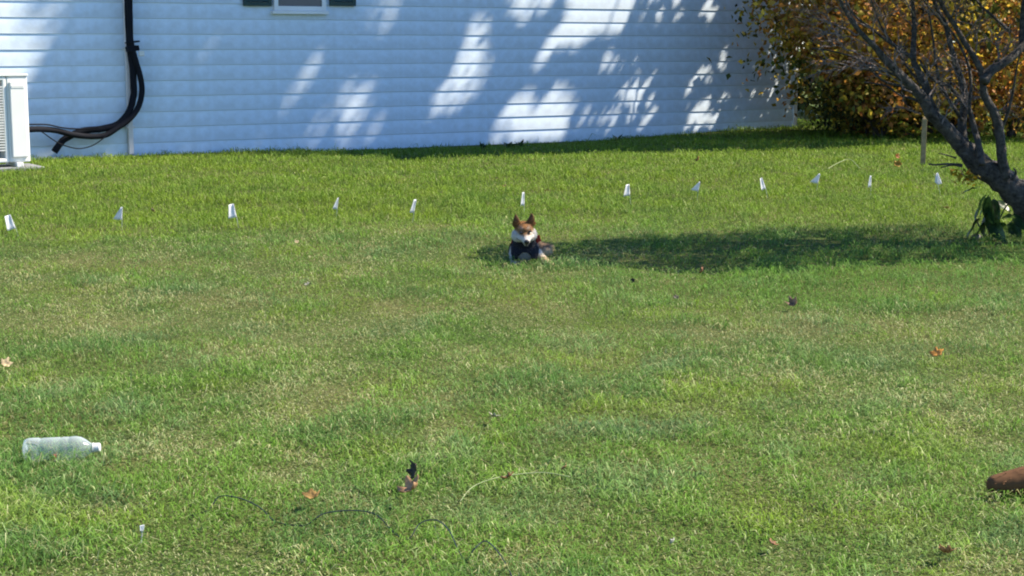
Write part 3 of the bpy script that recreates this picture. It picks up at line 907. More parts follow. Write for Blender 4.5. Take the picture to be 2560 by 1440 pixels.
# fine bare twigs
tw = MB()
seeds = [((2279, 231), (2195, 172)), ((2302, 285), (2233, 260)), ((2195, 172), (2120, 165)), ((2195, 172), (2140, 130)), ((2120, 165), (2040, 180)), ((2250, 187), (2170, 160)),
         ((2214, 150), (2150, 140)), ((2187, 118), (2100, 90)), ((2187, 118), (2180, 40)), ((2155, 85), (2075, 60)), ((2155, 85), (2110, 10)), ((2284, 73), (2240, 20)), ((2284, 73), (2320, 10)),
         ((2218, 102), (2205, 40)), ((2181, 73), (2120, 50)), ((2364, 62), (2330, 20)), ((2390, 166), (2355, 110)), ((2390, 166), (2345, 190)), ((2406, 208), (2370, 150)), ((2437, 146), (2440, 70)),
         ((2456, 187), (2420, 170)), ((2502, 161), (2490, 110)), ((2502, 161), (2530, 100)), ((2474, 180), (2500, 130)), ((2322, 250), (2345, 200)), ((2312, 208), (2330, 160)), ((2296, 178), (2250, 150)),
         ((2425, 280), (2395, 235)), ((2486, 282), (2520, 260)), ((2466, 248), (2430, 238)), ((2240, 186), (2235, 120)), ((2355, 310), (2340, 250)), ((2355, 310), (2375, 260)), ((2410, 104), (2440, 50)),
         ((2386, 62), (2400, 0)), ((2531, 141), (2545, 90)), ((2120, 165), (2060, 145)), ((2140, 130), (2080, 110)), ((2100, 90), (2040, 70)), ((2075, 60), (2010, 40)), ((2100, 90), (2060, 30)), ((2110, 10), (2050, -30)),
         ((2285, 40), (2250, -20)), ((2205, 40), (2180, -20)), ((2364, 62), (2390, 20)), ((2345, 28), (2360, -20))]
def twig_rec(a, b, w, dy, depth):
    pa, pb = tp(*a, dy), tp(*b, dy + random.uniform(-.12, .12))
    L = (pb - pa).length
    pts = []
    for i in range(6):
        t = i / 5
        p = pa.lerp(pb, t)
        if i: p += Vector((random.gauss(0, 1), random.gauss(0, 1), random.gauss(0, 1))) * L * 0.035
        pts.append(p)
    tw.tube(pts, [w * SC * 0.5 * (1 - 0.13 * i) for i in range(6)], 5)
    if depth > 0:
        for _ in range(4):
            t = random.uniform(.25, 1.0)
            u0, v0 = a[0] + (b[0] - a[0]) * t, a[1] + (b[1] - a[1]) * t
            ang = math.atan2(b[1] - a[1], b[0] - a[0]) + random.choice((-1, 1)) * random.uniform(.3, .8)
            ln = random.uniform(18, 48)
            twig_rec((u0, v0), (u0 + ln * math.cos(ang), v0 + ln * math.sin(ang) * (0.8 if math.sin(ang) > 0 else 1)), max(w * 0.55, 1.5), dy, depth - 1)
for a, b in seeds:
    twig_rec(a, b, random.uniform(3.6, 6.0), random.uniform(-.3, .3), 2)
twigs = tw.build('twigs', M['bark_twig'], lt); tag(twigs, kind='stuff')
# crown above the frame, thick enough to throw the dark shadow across the lawn
SHADOW = [(1170, 634), (1230, 620), (1330, 612), (1385, 610), (1480, 603), (1600, 592), (1760, 586), (1900, 578), (2120, 572), (2300, 566), (2560, 572), (2760, 590), (2760, 640), (2500, 655), (2250, 660), (2080, 676), (1900, 684), (1700, 682), (1520, 664), (1400, 655), (1300, 660), (1220, 660), (1170, 650)]
ug, vg = rng.uniform(1160, 2800, 60000), rng.uniform(560, 700, 60000)
ug2 = ug + 26 * (fbm(ug * 0.03, vg * 0.06, 71) - 0.5) * 2; vg2 = vg + 14 * (fbm(ug * 0.035, vg * 0.08, 77) - 0.5) * 2
m = in_poly(ug2, vg2, SHADOW)
ug, vg = ug[m], vg[m]
# even out by ground area
gp = np.array([tuple(on_ground(a, b)) for a, b in zip(ug[:16000], vg[:16000])])
zc = rng.uniform(1.78, 3.1, len(gp))
CP = gp + (zc / LS[2])[:, None] * LS
# drop leaves that would hang inside the frame
uu, vv = to_photo(CP)
ok = (vv < -6) | (uu > 2585) | ((vv < 60) & (uu > 2150) & (rng.random(len(CP)) < 0.05))
holes = (fbm(gp[:, 0] * 3.2, gp[:, 1] * 3.2, 91) > 0.64) | ((gp[:, 0] > 3.25) & (rng.random(len(gp)) < .6))
CP = CP[ok & ~(holes & (rng.random(len(CP)) < 0.85))]
cg = [(0.035, 0.065, 0.014), (0.06, 0.10, 0.018), (0.12, 0.13, 0.02), (0.12, 0.07, 0.02)]
V, Fc = leaf_arrays(CP, 0.055 * rng.uniform(.7, 1.3, len(CP)))
cr = tag(np_mesh('crown', V - np.array(LB), Fc, M['leaf'], lt, np.repeat(pick_col(CP, cg, 81), 4, 0)), kind='stuff')
# limbs that carry the crown
for i in range(60):
    mb = MB()
    q = Vector(CP[random.randrange(len(CP))])
    s0 = random.choice([tp(2080, -40, -.35), tp(2265, -140, .25), tp(2090, -60, .35), tp(2310, -60, .4), tp(2320, -70, -.25), tp(2680, -60, 0), tp(2570, -140, .2)])
    if (q - LB - s0).length < 1.9: limb(mb, s0, q - LB, 0.012, 0.003, 5, 0.06, 5); mb.build('limb', M['bark_twig'], lt, smooth=True)
# yellow leaf sprays on sprouts low on the trunk
def spray(name, centre_uv, dy, n, rad_px, table, size, label=None):
    c = tp(*centre_uv, dy)
    P = np.array(c) + rng.normal(size=(n, 3)) * rad_px * SC * np.array([1, .8, .55])
    V, Fc = leaf_arrays(P, size * rng.uniform(.7, 1.3, n), asp=0.5)
    T = np.array(table)[rng.integers(0, len(table), n)] * rng.uniform(.7, 1.2, (n, 1))
    o = np_mesh(name, V, Fc, M['leaf'], lt, np.repeat(T, 4, 0))
    if label: o['label'] = label
    o['kind'] = 'stuff'
YC = [(0.36, 0.26, 0.02), (0.42, 0.32, 0.03), (0.28, 0.17, 0.02), (0.16, 0.16, 0.02)]
spray('leaf_spray', (2400, 436), -.2, 26, 11, YC, 0.05, 'yellow leaves sprouting low on the trunk')
spray('leaf_spray', (2424, 447), -.2, 26, 11, YC, 0.05, 'yellow leaves sprouting low on the trunk')
mb = MB(); mb.tube(smooth_path([tp(2450, 440, -.05), tp(2430, 450, -.15), tp(2404, 434, -.2)]), 0.004, 5); mb.build('sprout', M['bark_twig'], lt)

# ------------------------------------------------------------------ broad leaved plant below the trunk
def plant_leaf(L, W, curl=0.25, lobes=0):
    """ovate leaf along +x, thickness from a solid double sheet"""
    mb = MB(); vs, fs = [], []
    n = 8
    for i in range(n + 1):
        t = i / n
        w = W * 0.5 * math.sin(math.pi * min(1, t * 0.93 + 0.05)) ** 0.75 * (1.15 - 0.45 * t)
        x = L * t; zc = -curl * L * t * t
        for s in (-1, -0.5, 0, 0.5, 1):
            vs.append((x, w * s, zc + abs(s) * w * 0.28 + 0.004 * math.sin(9 * t + 4 * s)))
    for i in range(n):
        for j in range(4):
            a = i * 5 + j; fs.append((a, a + 1, a + 6, a + 5))
    mb.add(vs, fs)
    return mb
pp = place(2475, 598)
plant = empty('broadleaf_plant', pp, 0, 'dark green broad leaved plant growing under the leaning trunk', 'plant')
YP = pp.y
def pl(u, v, dy=0): return at_depth(u, v, YP + dy) - Vector(pp)
def dir_leaf(mat, u0, v0, u1, v1, W, dy0=0, dy1=0, roll=0.0, curl=0.12):
    a, b = pl(u0, v0, dy0), pl(u1, v1, dy1)
    d = b - a; L = d.length
    o = plant_leaf(L, W, curl).build('leaf', M[mat], plant, smooth=True)
    o.location = a
    x = d.normalized(); y = Vector((0, 0, 1)).cross(x)
    if y.length < 0.1: y = Vector((1, 0, 0)).cross(x)
    y.normalize()
    # turn the blade so that its face looks at the open side
    y = (Matrix.Rotation(roll, 3, x) @ y).normalized(); z = x.cross(y)
    o.rotation_euler = Matrix((x, y, z)).transposed().to_euler()
for pts in ([(2475, 600), (2470, 560), (2468, 520), (2472, 490)], [(2478, 600), (2500, 545), (2520, 510), (2540, 500)], [(2472, 600), (2448, 565), (2440, 545)], [(2480, 600), (2510, 570), (2540, 545)]):
    mb = MB(); mb.tube(smooth_path([pl(u, v) for u, v in pts]), 0.006, 6); mb.build('stem', M['stem'], plant, smooth=True)
for a in [('plant', 2466, 488, 2428, 555, .14, 0, -.10, .9), ('plant', 2468, 492, 2478, 560, .13, 0, -.12, 1.2), ('plant', 2480, 500, 2494, 545, .10, 0, -.12, .8),
          ('plant', 2450, 548, 2410, 592, .11, 0, -.12, .9), ('plant', 2468, 530, 2452, 590, .12, 0, -.15, 1.1), ('plant', 2475, 535, 2496, 592, .12, 0, -.12, .9),
          ('plant', 2484, 505, 2528, 524, .09, .05, 0, .5), ('plantbright', 2505, 545, 2536, 540, .08, 0, -.08, .4), ('plantbright', 2490, 560, 2520, 575, .08, 0, -.1, .5),
          ('plant', 2540, 528, 2568, 575, .12, 0, -.1, .8), ('plant', 2520, 560, 2552, 590, .11, 0, -.1, .7), ('plant', 2440, 470, 2404, 478, .05, -.05, -.12, .4),
          ('plant', 2462, 560, 2425, 600, .10, -.05, -.2, .9), ('plant', 2478, 560, 2510, 600, .10, -.05, -.2, .9), ('plant', 2470, 500, 2445, 540, .11, .1, .05, .9), ('plantbright', 2530, 505, 2550, 530, .06, 0, -.05, .6)]:
    dir_leaf(*a[:6], dy0=a[6], dy1=a[7], roll=a[8])

def blob(name, loc, r, mat, label, cat, seed=0, parent=None):
    mb = MB(); rr = random.Random(seed)
    vs, fs = [], []
    nu, nv = 14, 9
    for j in range(nv + 1):
        for i in range(nu):
            a, b = 2 * math.pi * i / nu, math.pi * j / nv
            k = 1 + rr.uniform(-.12, .12)
            vs.append((r[0] * k * math.cos(a) * math.sin(b), r[1] * k * math.sin(a) * math.sin(b), r[2] * (1 + math.cos(b) * k)))
    for j in range(nv):
        for i in range(nu):
            fs.append((j * nu + i, (j + 1) * nu + i, (j + 1) * nu + (i + 1) % nu, j * nu + (i + 1) % nu))
    mb.add(vs, fs)
    o = mb.build(name, mat, parent, smooth=True); o.location = loc
    return tag(o, label, cat)
blob('stone', place(2441, 600), (0.035, 0.03, 0.022), M['stone'], 'small grey stone beside the broad leaved plant', 'stone', 3)

# ------------------------------------------------------------------ wooden stake
st = place(2307, 414)
mb = MB()
a = 0.027
q = a * .6
mb.add([(-a, -q, -.05), (a, -q, -.05), (a, q, -.05), (-a, q, -.05), (-a, -q, .54), (a, -q, .54), (a, q, .54), (-a, q, .54), (-a * .2, 0, .575), (a * .6, 0, .57)],
       [(0, 3, 2, 1), (0, 1, 5, 4), (1, 2, 6, 5), (2, 3, 7, 6), (3, 0, 4, 7), (4, 5, 9, 8), (6, 7, 8, 9), (5, 6, 9), (7, 4, 8)])
o = mb.build('wooden_stake', M['wood'], None, bevel=0.003); o.location = st
tag(o, 'tan wooden stake standing in the lawn left of the leaning trunk', 'stake')

# ------------------------------------------------------------------ boundary flags
FL = [  # centre u, v of the cloth, height px, width px, tilt deg, curl, shape, label
    (27, 555, 38, 20, -14, 0.55, 'r', 'white boundary flag nearest the left frame edge, leaning left'),
    (296, 533, 34, 24, 3, 0.2, 't', 'white triangular boundary flag second from the left'),
    (582, 527, 36, 20, -8, 0.5, 'r', 'white boundary flag third from the left, folded and leaning'),
    (840, 508, 31, 12, 6, 0.7, 't', 'narrow white boundary flag fourth from the left'),
    (1035, 515, 36, 11, 8, 0.8, 'r', 'narrow curled white boundary flag between the fourth flag and the dog'),
    (1308, 497, 35, 10, 0, 0.8, 'r', 'narrow white boundary flag directly behind the dog'),
    (1569, 475, 30, 18, -3, 0.6, 'r', 'folded white boundary flag first to the right of the dog'),
    (1740, 465, 26, 21, 8, 0.2, 't', 'white triangular boundary flag second to the right of the dog'),
    (1906, 459, 31, 13, -14, 0.6, 'r', 'narrow white boundary flag fourth from the right, leaning left'),
    (2039, 445, 27, 22, 8, 0.15, 't', 'white triangular boundary flag third from the right'),
    (2175, 453, 29, 10, 0, 0.8, 'r', 'very narrow white boundary flag second from the right'),
    (2340, 449, 31, 22, -16, 0.3, 'k', 'white kite shaped boundary flag beside the leaning trunk'),
]
for (u, v, h, w, tilt, curl, shp, lab) in FL:
    gpt = place(u, v + h * 0.5 + 24)
    sc = gpt.y * 1.01 / F
    c = at_depth(u, v, gpt.y) - gpt
    H, W = h * sc * .95, w * sc * .95
    root = empty('boundary_flag', gpt, 0, lab, 'flag', 'white flags in a row across the lawn')
    rot = Matrix.Rotation(R(tilt * 1.4), 4, 'Y')
    side = 1
    wire_x = {'t': W * 0.42, 'r': W * 0.3, 'k': 0.0}[shp]
    topc = c + Vector((rot @ Vector((wire_x, 0, H * 0.5))))
    botc = c + Vector((rot @ Vector((wire_x, 0, -H * 0.5))))
    foot = Vector((botc.x + (botc.x - topc.x) * 0.8, 0, -0.03))
    mb = MB(); mb.tube(smooth_path([foot, botc, topc], 3), 0.0016, 5); mb.build('wire', M['wire'], root)
    mb = MB(); vs, fs = [], []
    nu, nv = 8, 6
    cloth_w = W * (1.0 + curl * 1.6)
    for j in range(nv + 1):
        t = j / nv
        for i in range(nu + 1):
            s = i / nu
            if shp == 't': ww = 1 - 0.85 * t
            elif shp == 'k': ww = 1 - 0.75 * t if t > 0.35 else 0.45 + t * 0.9
            else: ww = 1 - 0.45 * t
            ang = curl * 2.4 * s * (1 if shp != 'k' else 0.6)
            x = -W * ww * (math.sin(ang) / max(math.sin(min(curl * 2.4, 1.571)), 0.15) if curl > 0.3 else s)
            y = -(1 - math.cos(ang)) * cloth_w * 0.45 - 0.004 * math.sin(5 * s + 3 * t)
            x += wire_x - (0 if shp != 'k' else -W * 0.5)
            vs.append(c + rot @ Vector((x, y, -H * 0.5 + H * t)))
    for j in range(nv):
        for i in range(nu):
            q = j * (nu + 1) + i; fs.append((q, q + 1, q + nu + 2, q + nu + 1))
    mb.add(vs, fs)
    o = mb.build('cloth', M['flag'], root, smooth=True)
    sm = o.modifiers.new('solid', 'SOLIDIFY'); sm.thickness = 0.0008

# ------------------------------------------------------------------ dogs
def ico(c, r, seg=16):
    vs, fs = [], []
    n, mm = seg, seg // 2
    for j in range(mm + 1):
        for i in range(n):
            a, b = 2 * math.pi * i / n, math.pi * j / mm
            vs.append((c[0] + r[0] * math.cos(a) * math.sin(b), c[1] + r[1] * math.sin(a) * math.sin(b), c[2] + r[2] * math.cos(b)))
    for j in range(mm):
        for i in range(n):
            fs.append((j * n + i, (j + 1) * n + i, (j + 1) * n + (i + 1) % n, j * n + (i + 1) % n))
    return vs, fs

def capsule(p0, p1, r0, r1, steps=8):
    out = []
    steps = max(steps, int(math.dist(p0, p1) / (0.14 * min(r0, r1))) + 1)
    for i in range(steps + 1):
        t = i / steps
        p = [p0[k] + (p1[k] - p0[k]) * t for k in range(3)]
        r = r0 + (r1 - r0) * t
        out.append(ico(p, (r, r, r), 22))
    return out

def make_dog(root, head_loc, head_euler, body, legs, coat, fur_n=7000, harness=False, scale=1.0):
    """one continuous skin: ellipsoids fused by a voxel remesh; head shaped in its own frame"""
    H = Matrix.Translation(head_loc) @ head_euler.to_matrix().to_4x4()
    mb = MB()
    def hadd(lst):
        for vs, fs in lst: mb.add([H @ Vector(v) for v in vs], fs)
    hadd([ico((0, 0.0, 0), (.060, .066, .054)), ico((0, -.028, .018), (.046, .040, .030))])
    for s in (-1, 1):
        hadd([ico((s * .042, -.010, -.030), (.041, .046, .042)), ico((s * .028, -.045, -.030), (.030, .036, .030)), ico((s * .020, -.062, -.028), (.022, .035, .022))])
        # upright pointed ears, hollow look comes from the darker inner colour
        for i in range(9):
            t = i / 8
            hadd([ico((s * (.042 + .011 * t), .004 - .006 * t, .034 + .070 * t), (.030 * (1 - t) ** .65 + .004, .014 * (1 - t) + .004, .014), 12)])
    hadd(capsule((0, -.045, -.018), (0, -.106, -.036), .034, .024))
    hadd(capsule((0, -.05, -.048), (0, -.098, -.058), .022, .015))
    for b in body:
        if b[0] == 'e': vs, fs = ico(b[1], b[2], 20); mb.add(vs, fs)
        else:
            for vs, fs in capsule(b[1], b[2], b[3], b[4]): mb.add(vs, fs)
    for pts, rad in legs:
        for i in range(len(pts) - 1):
            for vs, fs in capsule(pts[i], pts[i + 1], rad[i], rad[i + 1]): mb.add(vs, fs)
        q = pts[-1]
        vs, fs = ico((q[0], q[1] - .012, q[2] + .002), (rad[-1] * 1.15, rad[-1] * 1.5, rad[-1] * .95)); mb.add(vs, fs)
    tmp = mb.build('dog_tmp', M['fur'])
    rm = tmp.modifiers.new('remesh', 'REMESH'); rm.mode = 'VOXEL'; rm.voxel_size = 0.0045
    smo = tmp.modifiers.new('smooth', 'SMOOTH'); smo.factor = 0.5; smo.iterations = 6
    dg = bpy.context.evaluated_depsgraph_get()
    me = bpy.data.meshes.new_from_object(tmp.evaluated_get(dg))
    bpy.data.objects.remove(tmp)
    n = len(me.vertices)
    co = np.empty(n * 3, np.float32); me.vertices.foreach_get('co', co); co = co.reshape(-1, 3).astype(float)
    nr = np.empty(n * 3, np.float32); me.vertices.foreach_get('normal', nr); nr = nr.reshape(-1, 3).astype(float)
    # a little fur unevenness
    bumpy = (fbm(co[:, 0] * 90 + co[:, 2] * 60, co[:, 1] * 90 + co[:, 2] * 40, 5) - .5)
    co2 = co + nr * bumpy[:, None] * 0.002
    me.vertices.foreach_set('co', co2.astype(np.float32).ravel())
    Hi = np.array(H.inverted())
    hl_ = co @ Hi[:3, :3].T + Hi[:3, 3]
    cols = coat(co, hl_, nr)
    at = me.attributes.new('col', 'FLOAT_COLOR', 'POINT')
    c4 = np.ones((n, 4), np.float32); c4[:, :3] = cols; at.data.foreach_set('color', c4.ravel())
    me.polygons.foreach_set('use_smooth', np.ones(len(me.polygons), bool))
    me.update()
    bo = bpy.data.objects.new('body', me); COL.objects.link(bo); bo.parent = root
    # fur
    g = np.random.default_rng(5)
    pick = g.integers(0, n, fur_n)
    P, N, Cc, Hl = co2[pick], nr[pick], cols[pick], hl_[pick]
    face = (Hl[:, 1] < -.04) & (np.abs(Hl[:, 0]) < .05) & (Hl[:, 2] < .03) & (np.linalg.norm(Hl, axis=1) < .17)
    ln = np.where(face, .004, .011) * g.uniform(.6, 1.4, fur_n)
    flow = np.array([0, .9, -.35]) + g.normal(size=(fur_n, 3)) * .35
    flow -= (flow * N).sum(1)[:, None] * N
    d = N * .45 + flow * .8; d /= np.linalg.norm(d, axis=1)[:, None]
    sd = np.cross(d, N); sd /= (np.linalg.norm(sd, axis=1)[:, None] + 1e-9)
    w = .0016
    V = np.stack([P - sd * w - N * .001, P + sd * w - N * .001, P + d * ln[:, None]], 1).reshape(-1, 3)
    Fc = np.arange(fur_n * 3).reshape(-1, 3)
    tag(np_mesh('fur', V, Fc, M['fur'], root, np.repeat(Cc * g.uniform(.85, 1.15, (fur_n, 1)), 3, 0)), kind='stuff')
    # face parts
    mb = MB(); vs, fs = ico((0, -.127, -.032), (.018, .012, .015)); mb.add([H @ Vector(v) for v in vs], fs); mb.build('nose', M['nose'], root, smooth=True)
    for s in (-1, 1):
        mb = MB(); vs, fs = ico((s * .029, -.0685, .011), (.0115, .010, .0095)); mb.add([H @ Vector(v) for v in vs], fs); mb.build('eye', M['eye'], root, smooth=True)
    return me, co2, nr, hl_

def smooth01(x): return np.clip(x, 0, 1)
def shiba_coat(co, h, nr):
    n = len(co)
    rust = np.array([0.21, 0.100, 0.040]); cream = np.array([0.44, 0.42, 0.40]); tan = np.array([0.42, 0.31, 0.18]); dark = np.array([0.09, 0.045, 0.022]); grey = np.array([0.15, 0.10, 0.065])
    noise = fbm(co[:, 0] * 60, co[:, 2] * 60 + co[:, 1] * 40, 3)
    head = (np.linalg.norm(h * np.array([1, .8, 1]), axis=1) < .135) & (h[:, 2] > -.075)
    # body
    t = smooth01((co[:, 2] - .085 + .05 * (noise - .5) + .10 * smooth01((co[:, 1] - .08) / .1) * 0.5) / .05)
    front = smooth01((.03 - co[:, 1]) / .06)
    t = t * (1 - front)
    t = np.maximum(t, smooth01((co[:, 1] - .12) / .08) * .8)
    c = cream * (1 - t[:, None]) + grey * t[:, None]
    fc = smooth01((.02 - co[:, 1]) / .03) * smooth01((.12 - co[:, 2]) / .03) * (np.abs(co[:, 0]) < .06)
    c = c * (1 - .55 * fc[:, None])
    lg = smooth01((.09 - co[:, 2]) / .03) * smooth01((co[:, 0] - .06) / .03)
    c = c * (1 - lg[:, None]) + tan * lg[:, None]
    # head
    e = h[:, 2] - (-.008 + .012 * (noise - .5)) - .55 * np.maximum(np.abs(h[:, 0]) - .03, 0) * 0.6
    bridge = (np.abs(h[:, 0]) < .013 + .01 * smooth01((h[:, 1] + .09) / .05)) & (h[:, 2] > -.004) & (h[:, 1] > -.075)
    th = np.maximum(smooth01(e / .012), bridge * .75)
    ch = cream * (1 - th[:, None]) + (rust * (.7 + .6 * noise[:, None])) * th[:, None]
    # pale brow spots, darker ears, dark forehead with its sunlit centre painted lighter
    brow = np.exp(-(((np.abs(h[:, 0]) - .022) / .012) ** 2 + ((h[:, 2] - .033) / .008) ** 2)) * (h[:, 1] < -.02)
    ch = ch * (1 - .45 * brow[:, None]) + cream * .9 * .45 * brow[:, None]
    fh = np.exp(-((h[:, 0]) / .03) ** 2) * smooth01((h[:, 2] - .02) / .02)
    ch = ch * (1 - .45 * (1 - fh)[:, None] * th[:, None])
    ear = smooth01((h[:, 2] - .058) / .02)
    ch = ch * (1 - .75 * ear[:, None]) + dark * .75 * ear[:, None]
    inner = ear * (nr[:, 1] < -.3)
    ch = ch * (1 - .5 * inner[:, None]) + np.array([.10, .055, .04]) * .5 * inner[:, None]
    # dark rims of eyes and the mouth line
    tn = np.exp(-(((np.abs(h[:, 0]) - .03) / .024) ** 2 + ((h[:, 2] - .008) / .018) ** 2)) * (h[:, 1] < -.02)
    ch = ch * (1 - .7 * tn[:, None]) + np.array([.36, .23, .13]) * .7 * tn[:, None]
    er = np.exp(-(((np.abs(h[:, 0]) - .029) / .011) ** 2 + ((h[:, 2] - .011) / .008) ** 2)) * (h[:, 1] < -.03)
    ch = ch * (1 - .8 * er[:, None]) + dark * .6 * .8 * er[:, None]
    ml = np.exp(-((h[:, 2] + .052 - .5 * np.maximum(np.abs(h[:, 0]) - .012, 0)) / .0035) ** 2) * (h[:, 1] < -.055)
    ch = ch * (1 - .85 * ml[:, None]) + np.array([.02, .016, .016]) * .85 * ml[:, None]
    ph = np.exp(-(((h[:, 0]) / .008) ** 2)) * (h[:, 1] < -.10) * (h[:, 2] < -.022)
    ch = ch * (1 - .9 * ph[:, None]) + np.array([.02, .016, .016]) * .9 * ph[:, None]
    c = np.where(head[:, None], ch, c)
    return c

from mathutils import Euler
dp = place(1316, 657)
dog = empty('dog', (dp.x - .01, dp.y, gz(dp.x, dp.y) - 0.025), R(3), 'lying red and white shiba type dog facing the camera in the shadow', 'dog')
body1 = [('c', (-.008, -.055, .215), (0, .03, .12), .056, .084), ('e', (0, .035, .095), (.098, .11, .10)), ('c', (.02, .10, .078), (.07, .40, .066), .078, .078),
         ('e', (.135, .36, .052), (.072, .12, .056)), ('e', (.02, .42, .05), (.06, .10, .05)), ('c', (.10, .48, .07), (.20, .50, .055), .035, .028)]
legs1 = [([(.072, .02, .085), (.115, -.02, .045), (.16, -.12, .026)], [.036, .028, .019]), ([(-.065, .02, .08), (-.07, -.03, .03), (-.05, -.07, .012)], [.036, .028, .02])]
me1, c1, n1, h1 = make_dog(dog, Vector((-.012, -.10, .250)), Euler((R(15), R(-3), R(4)), 'XYZ'), body1, legs1, shiba_coat, 9000)

def wrap_part(name, me, co, nr, mask, off, mat, parent, thick=0.003):
    """cloth lying on the skin: the faces of the skin inside a mask, lifted and thickened"""
    nf = len(me.polygons)
    fs = [tuple(p.vertices) for p in me.polygons if all(mask[i] for i in p.vertices)]
    used = sorted({i for f in fs for i in f}); mp = {v: k for k, v in enumerate(used)}
    mb = MB(); mb.add([co[i] + nr[i] * off for i in used], [tuple(mp[i] for i in f) for f in fs])
    o = mb.build(name, mat, parent, smooth=True)
    s = o.modifiers.new('solid', 'SOLIDIFY'); s.thickness = thick; s.offset = 1
    return o
bib = (c1[:, 1] < .02) & ~((((c1[:, 0] + .005) / .042) ** 2 + ((c1[:, 2] - .05) / .05) ** 2) < 1) & (c1[:, 2] < .215) & (c1[:, 2] > .03 + .2 * np.abs(c1[:, 0])) & (np.abs(c1[:, 0]) < .085) & (c1[:, 1] > -.10) & ~((h1[:, 2] > -.066) & (np.linalg.norm(h1, axis=1) < .16))
wrap_part('bandana', me1, c1, n1, bib, .004, M['navy'], dog)
strap = (np.abs(c1[:, 1] - .06 - .1 * c1[:, 2]) < .02) & (c1[:, 2] > .03)
wrap_part('harness_strap', me1, c1, n1, strap, .006, M['navy'], dog)
nd = np.array([0, -.6, .8]); pos = (c1 - np.array([0, .0, .165])) @ nd
coll = (np.abs(pos) < .010) & (np.abs(c1[:, 0]) < .10) & (c1[:, 1] < .12) & (c1[:, 1] > -.01) & (c1[:, 2] > .09)
wrap_part('collar', me1, c1, n1, coll, .007, M['red'], dog, .004)
mb = MB(); mb.box((-.016, -.004, -.022), (.016, .004, .022), Matrix.Translation((.083, -.03, .185)) @ Matrix.Rotation(R(-15), 4, 'Y')); mb.build('collar_tag', M['red'], dog, bevel=0.006)

def brown_coat(co, h, nr):
    noise = fbm(co[:, 0] * 70, co[:, 2] * 70 + co[:, 1] * 40, 13)
    c = np.array([0.125, 0.064, 0.032]) * (.9 + .2 * noise[:, None])
    dk = smooth01((-h[:, 1] - .125) / .012) * (np.linalg.norm(h, axis=1) < .17)
    return c * (1 - .8 * dk[:, None]) + np.array([.02, .016, .014]) * .8 * dk[:, None]
d2 = place(2472, 1238)
dog2 = empty('dog', (d2.x + 1.045, d2.y + 0.03, gz(d2.x, d2.y)), R(94), 'brown furry dog at the right frame edge, almost wholly cut off', 'dog')
body2 = [('c', (0, -.02, .14), (0, .12, .095), .06, .085), ('e', (0, .16, .085), (.105, .13, .09)), ('c', (0, .2, .085), (0.02, .52, .08), .09, .095), ('e', (.09, .5, .06), (.07, .12, .06)), ('e', (-.07, .5, .06), (.06, .12, .06)),
         ('c', (0, .58, .085), (0, .70, .062), .05, .047), ('c', (0, .70, .062), (0, .80, .052), .047, .043), ('c', (0, .80, .052), (0, .905, .042), .043, .026)]
legs2 = [([(.085, .12, .07), (.12, .05, .035), (.125, -.06, .024)], [.036, .028, .021]), ([(-.085, .12, .07), (-.12, .06, .035), (-.13, -.02, .024)], [.036, .028, .021])]
make_dog(dog2, Vector((0, -.09, .20)), Euler((R(8), 0, 0), 'XYZ'), body2, legs2, brown_coat, 2500)
dog2.scale = (1.15, 1.15, 1.15)

# ------------------------------------------------------------------ bottle
bL, bR = place(62, 1158), place(252, 1150)
ax = (bR - bL); blen = ax.length; ax.normalize()
bt = empty('plastic_bottle', (bL.x, bL.y, gz(bL.x, bL.y)), math.atan2(ax.y, ax.x), 'empty clear plastic bottle with white cap lying on the grass', 'bottle')
BR = 0.042
Mb = Matrix.Translation((0, 0, BR + 0.002)) @ Matrix.Rotation(R(-1.5), 4, 'Y') @ Matrix.Rotation(math.pi / 2, 4, 'Y')
L = blen
prof = [(0.0, 0.012), (0.018, 0.008), (0.030, 0.001), (0.038, 0.004), (BR, 0.018), (BR, 0.050), (BR - .003, 0.055), (BR - .003, 0.060), (BR - .001, 0.065), (BR - .001, 0.120), (BR - .0025, .124), (BR - .001, .128), (BR - .001, .150), (BR - .0025, .154), (BR, .158),
        (BR - .0005, L * 0.70), (BR - .004, L * 0.755), (BR - .012, L * 0.81), (BR - .021, L * 0.855), (0.0145, L * 0.895), (0.0135, L * 0.915)]
mb = MB(); mb.lathe(prof, 32, Mb); mb.build('body', M['bottle'], bt, smooth=True)
mb = MB(); mb.lathe([(0.0135, L * .905), (.0175, L * .905), (.0175, L * .912), (.0145, L * .914)], 28, Mb); mb.build('neck_ring', M['cap'], bt, smooth=False)
mb = MB(); mb.lathe([(0.0145, L * .917), (0.0155, L * .918), (0.0158, L * .99), (0.0135, L * 1.0), (0, L * 1.0)], 28, Mb); mb.build('cap', M['cap'], bt, smooth=False)

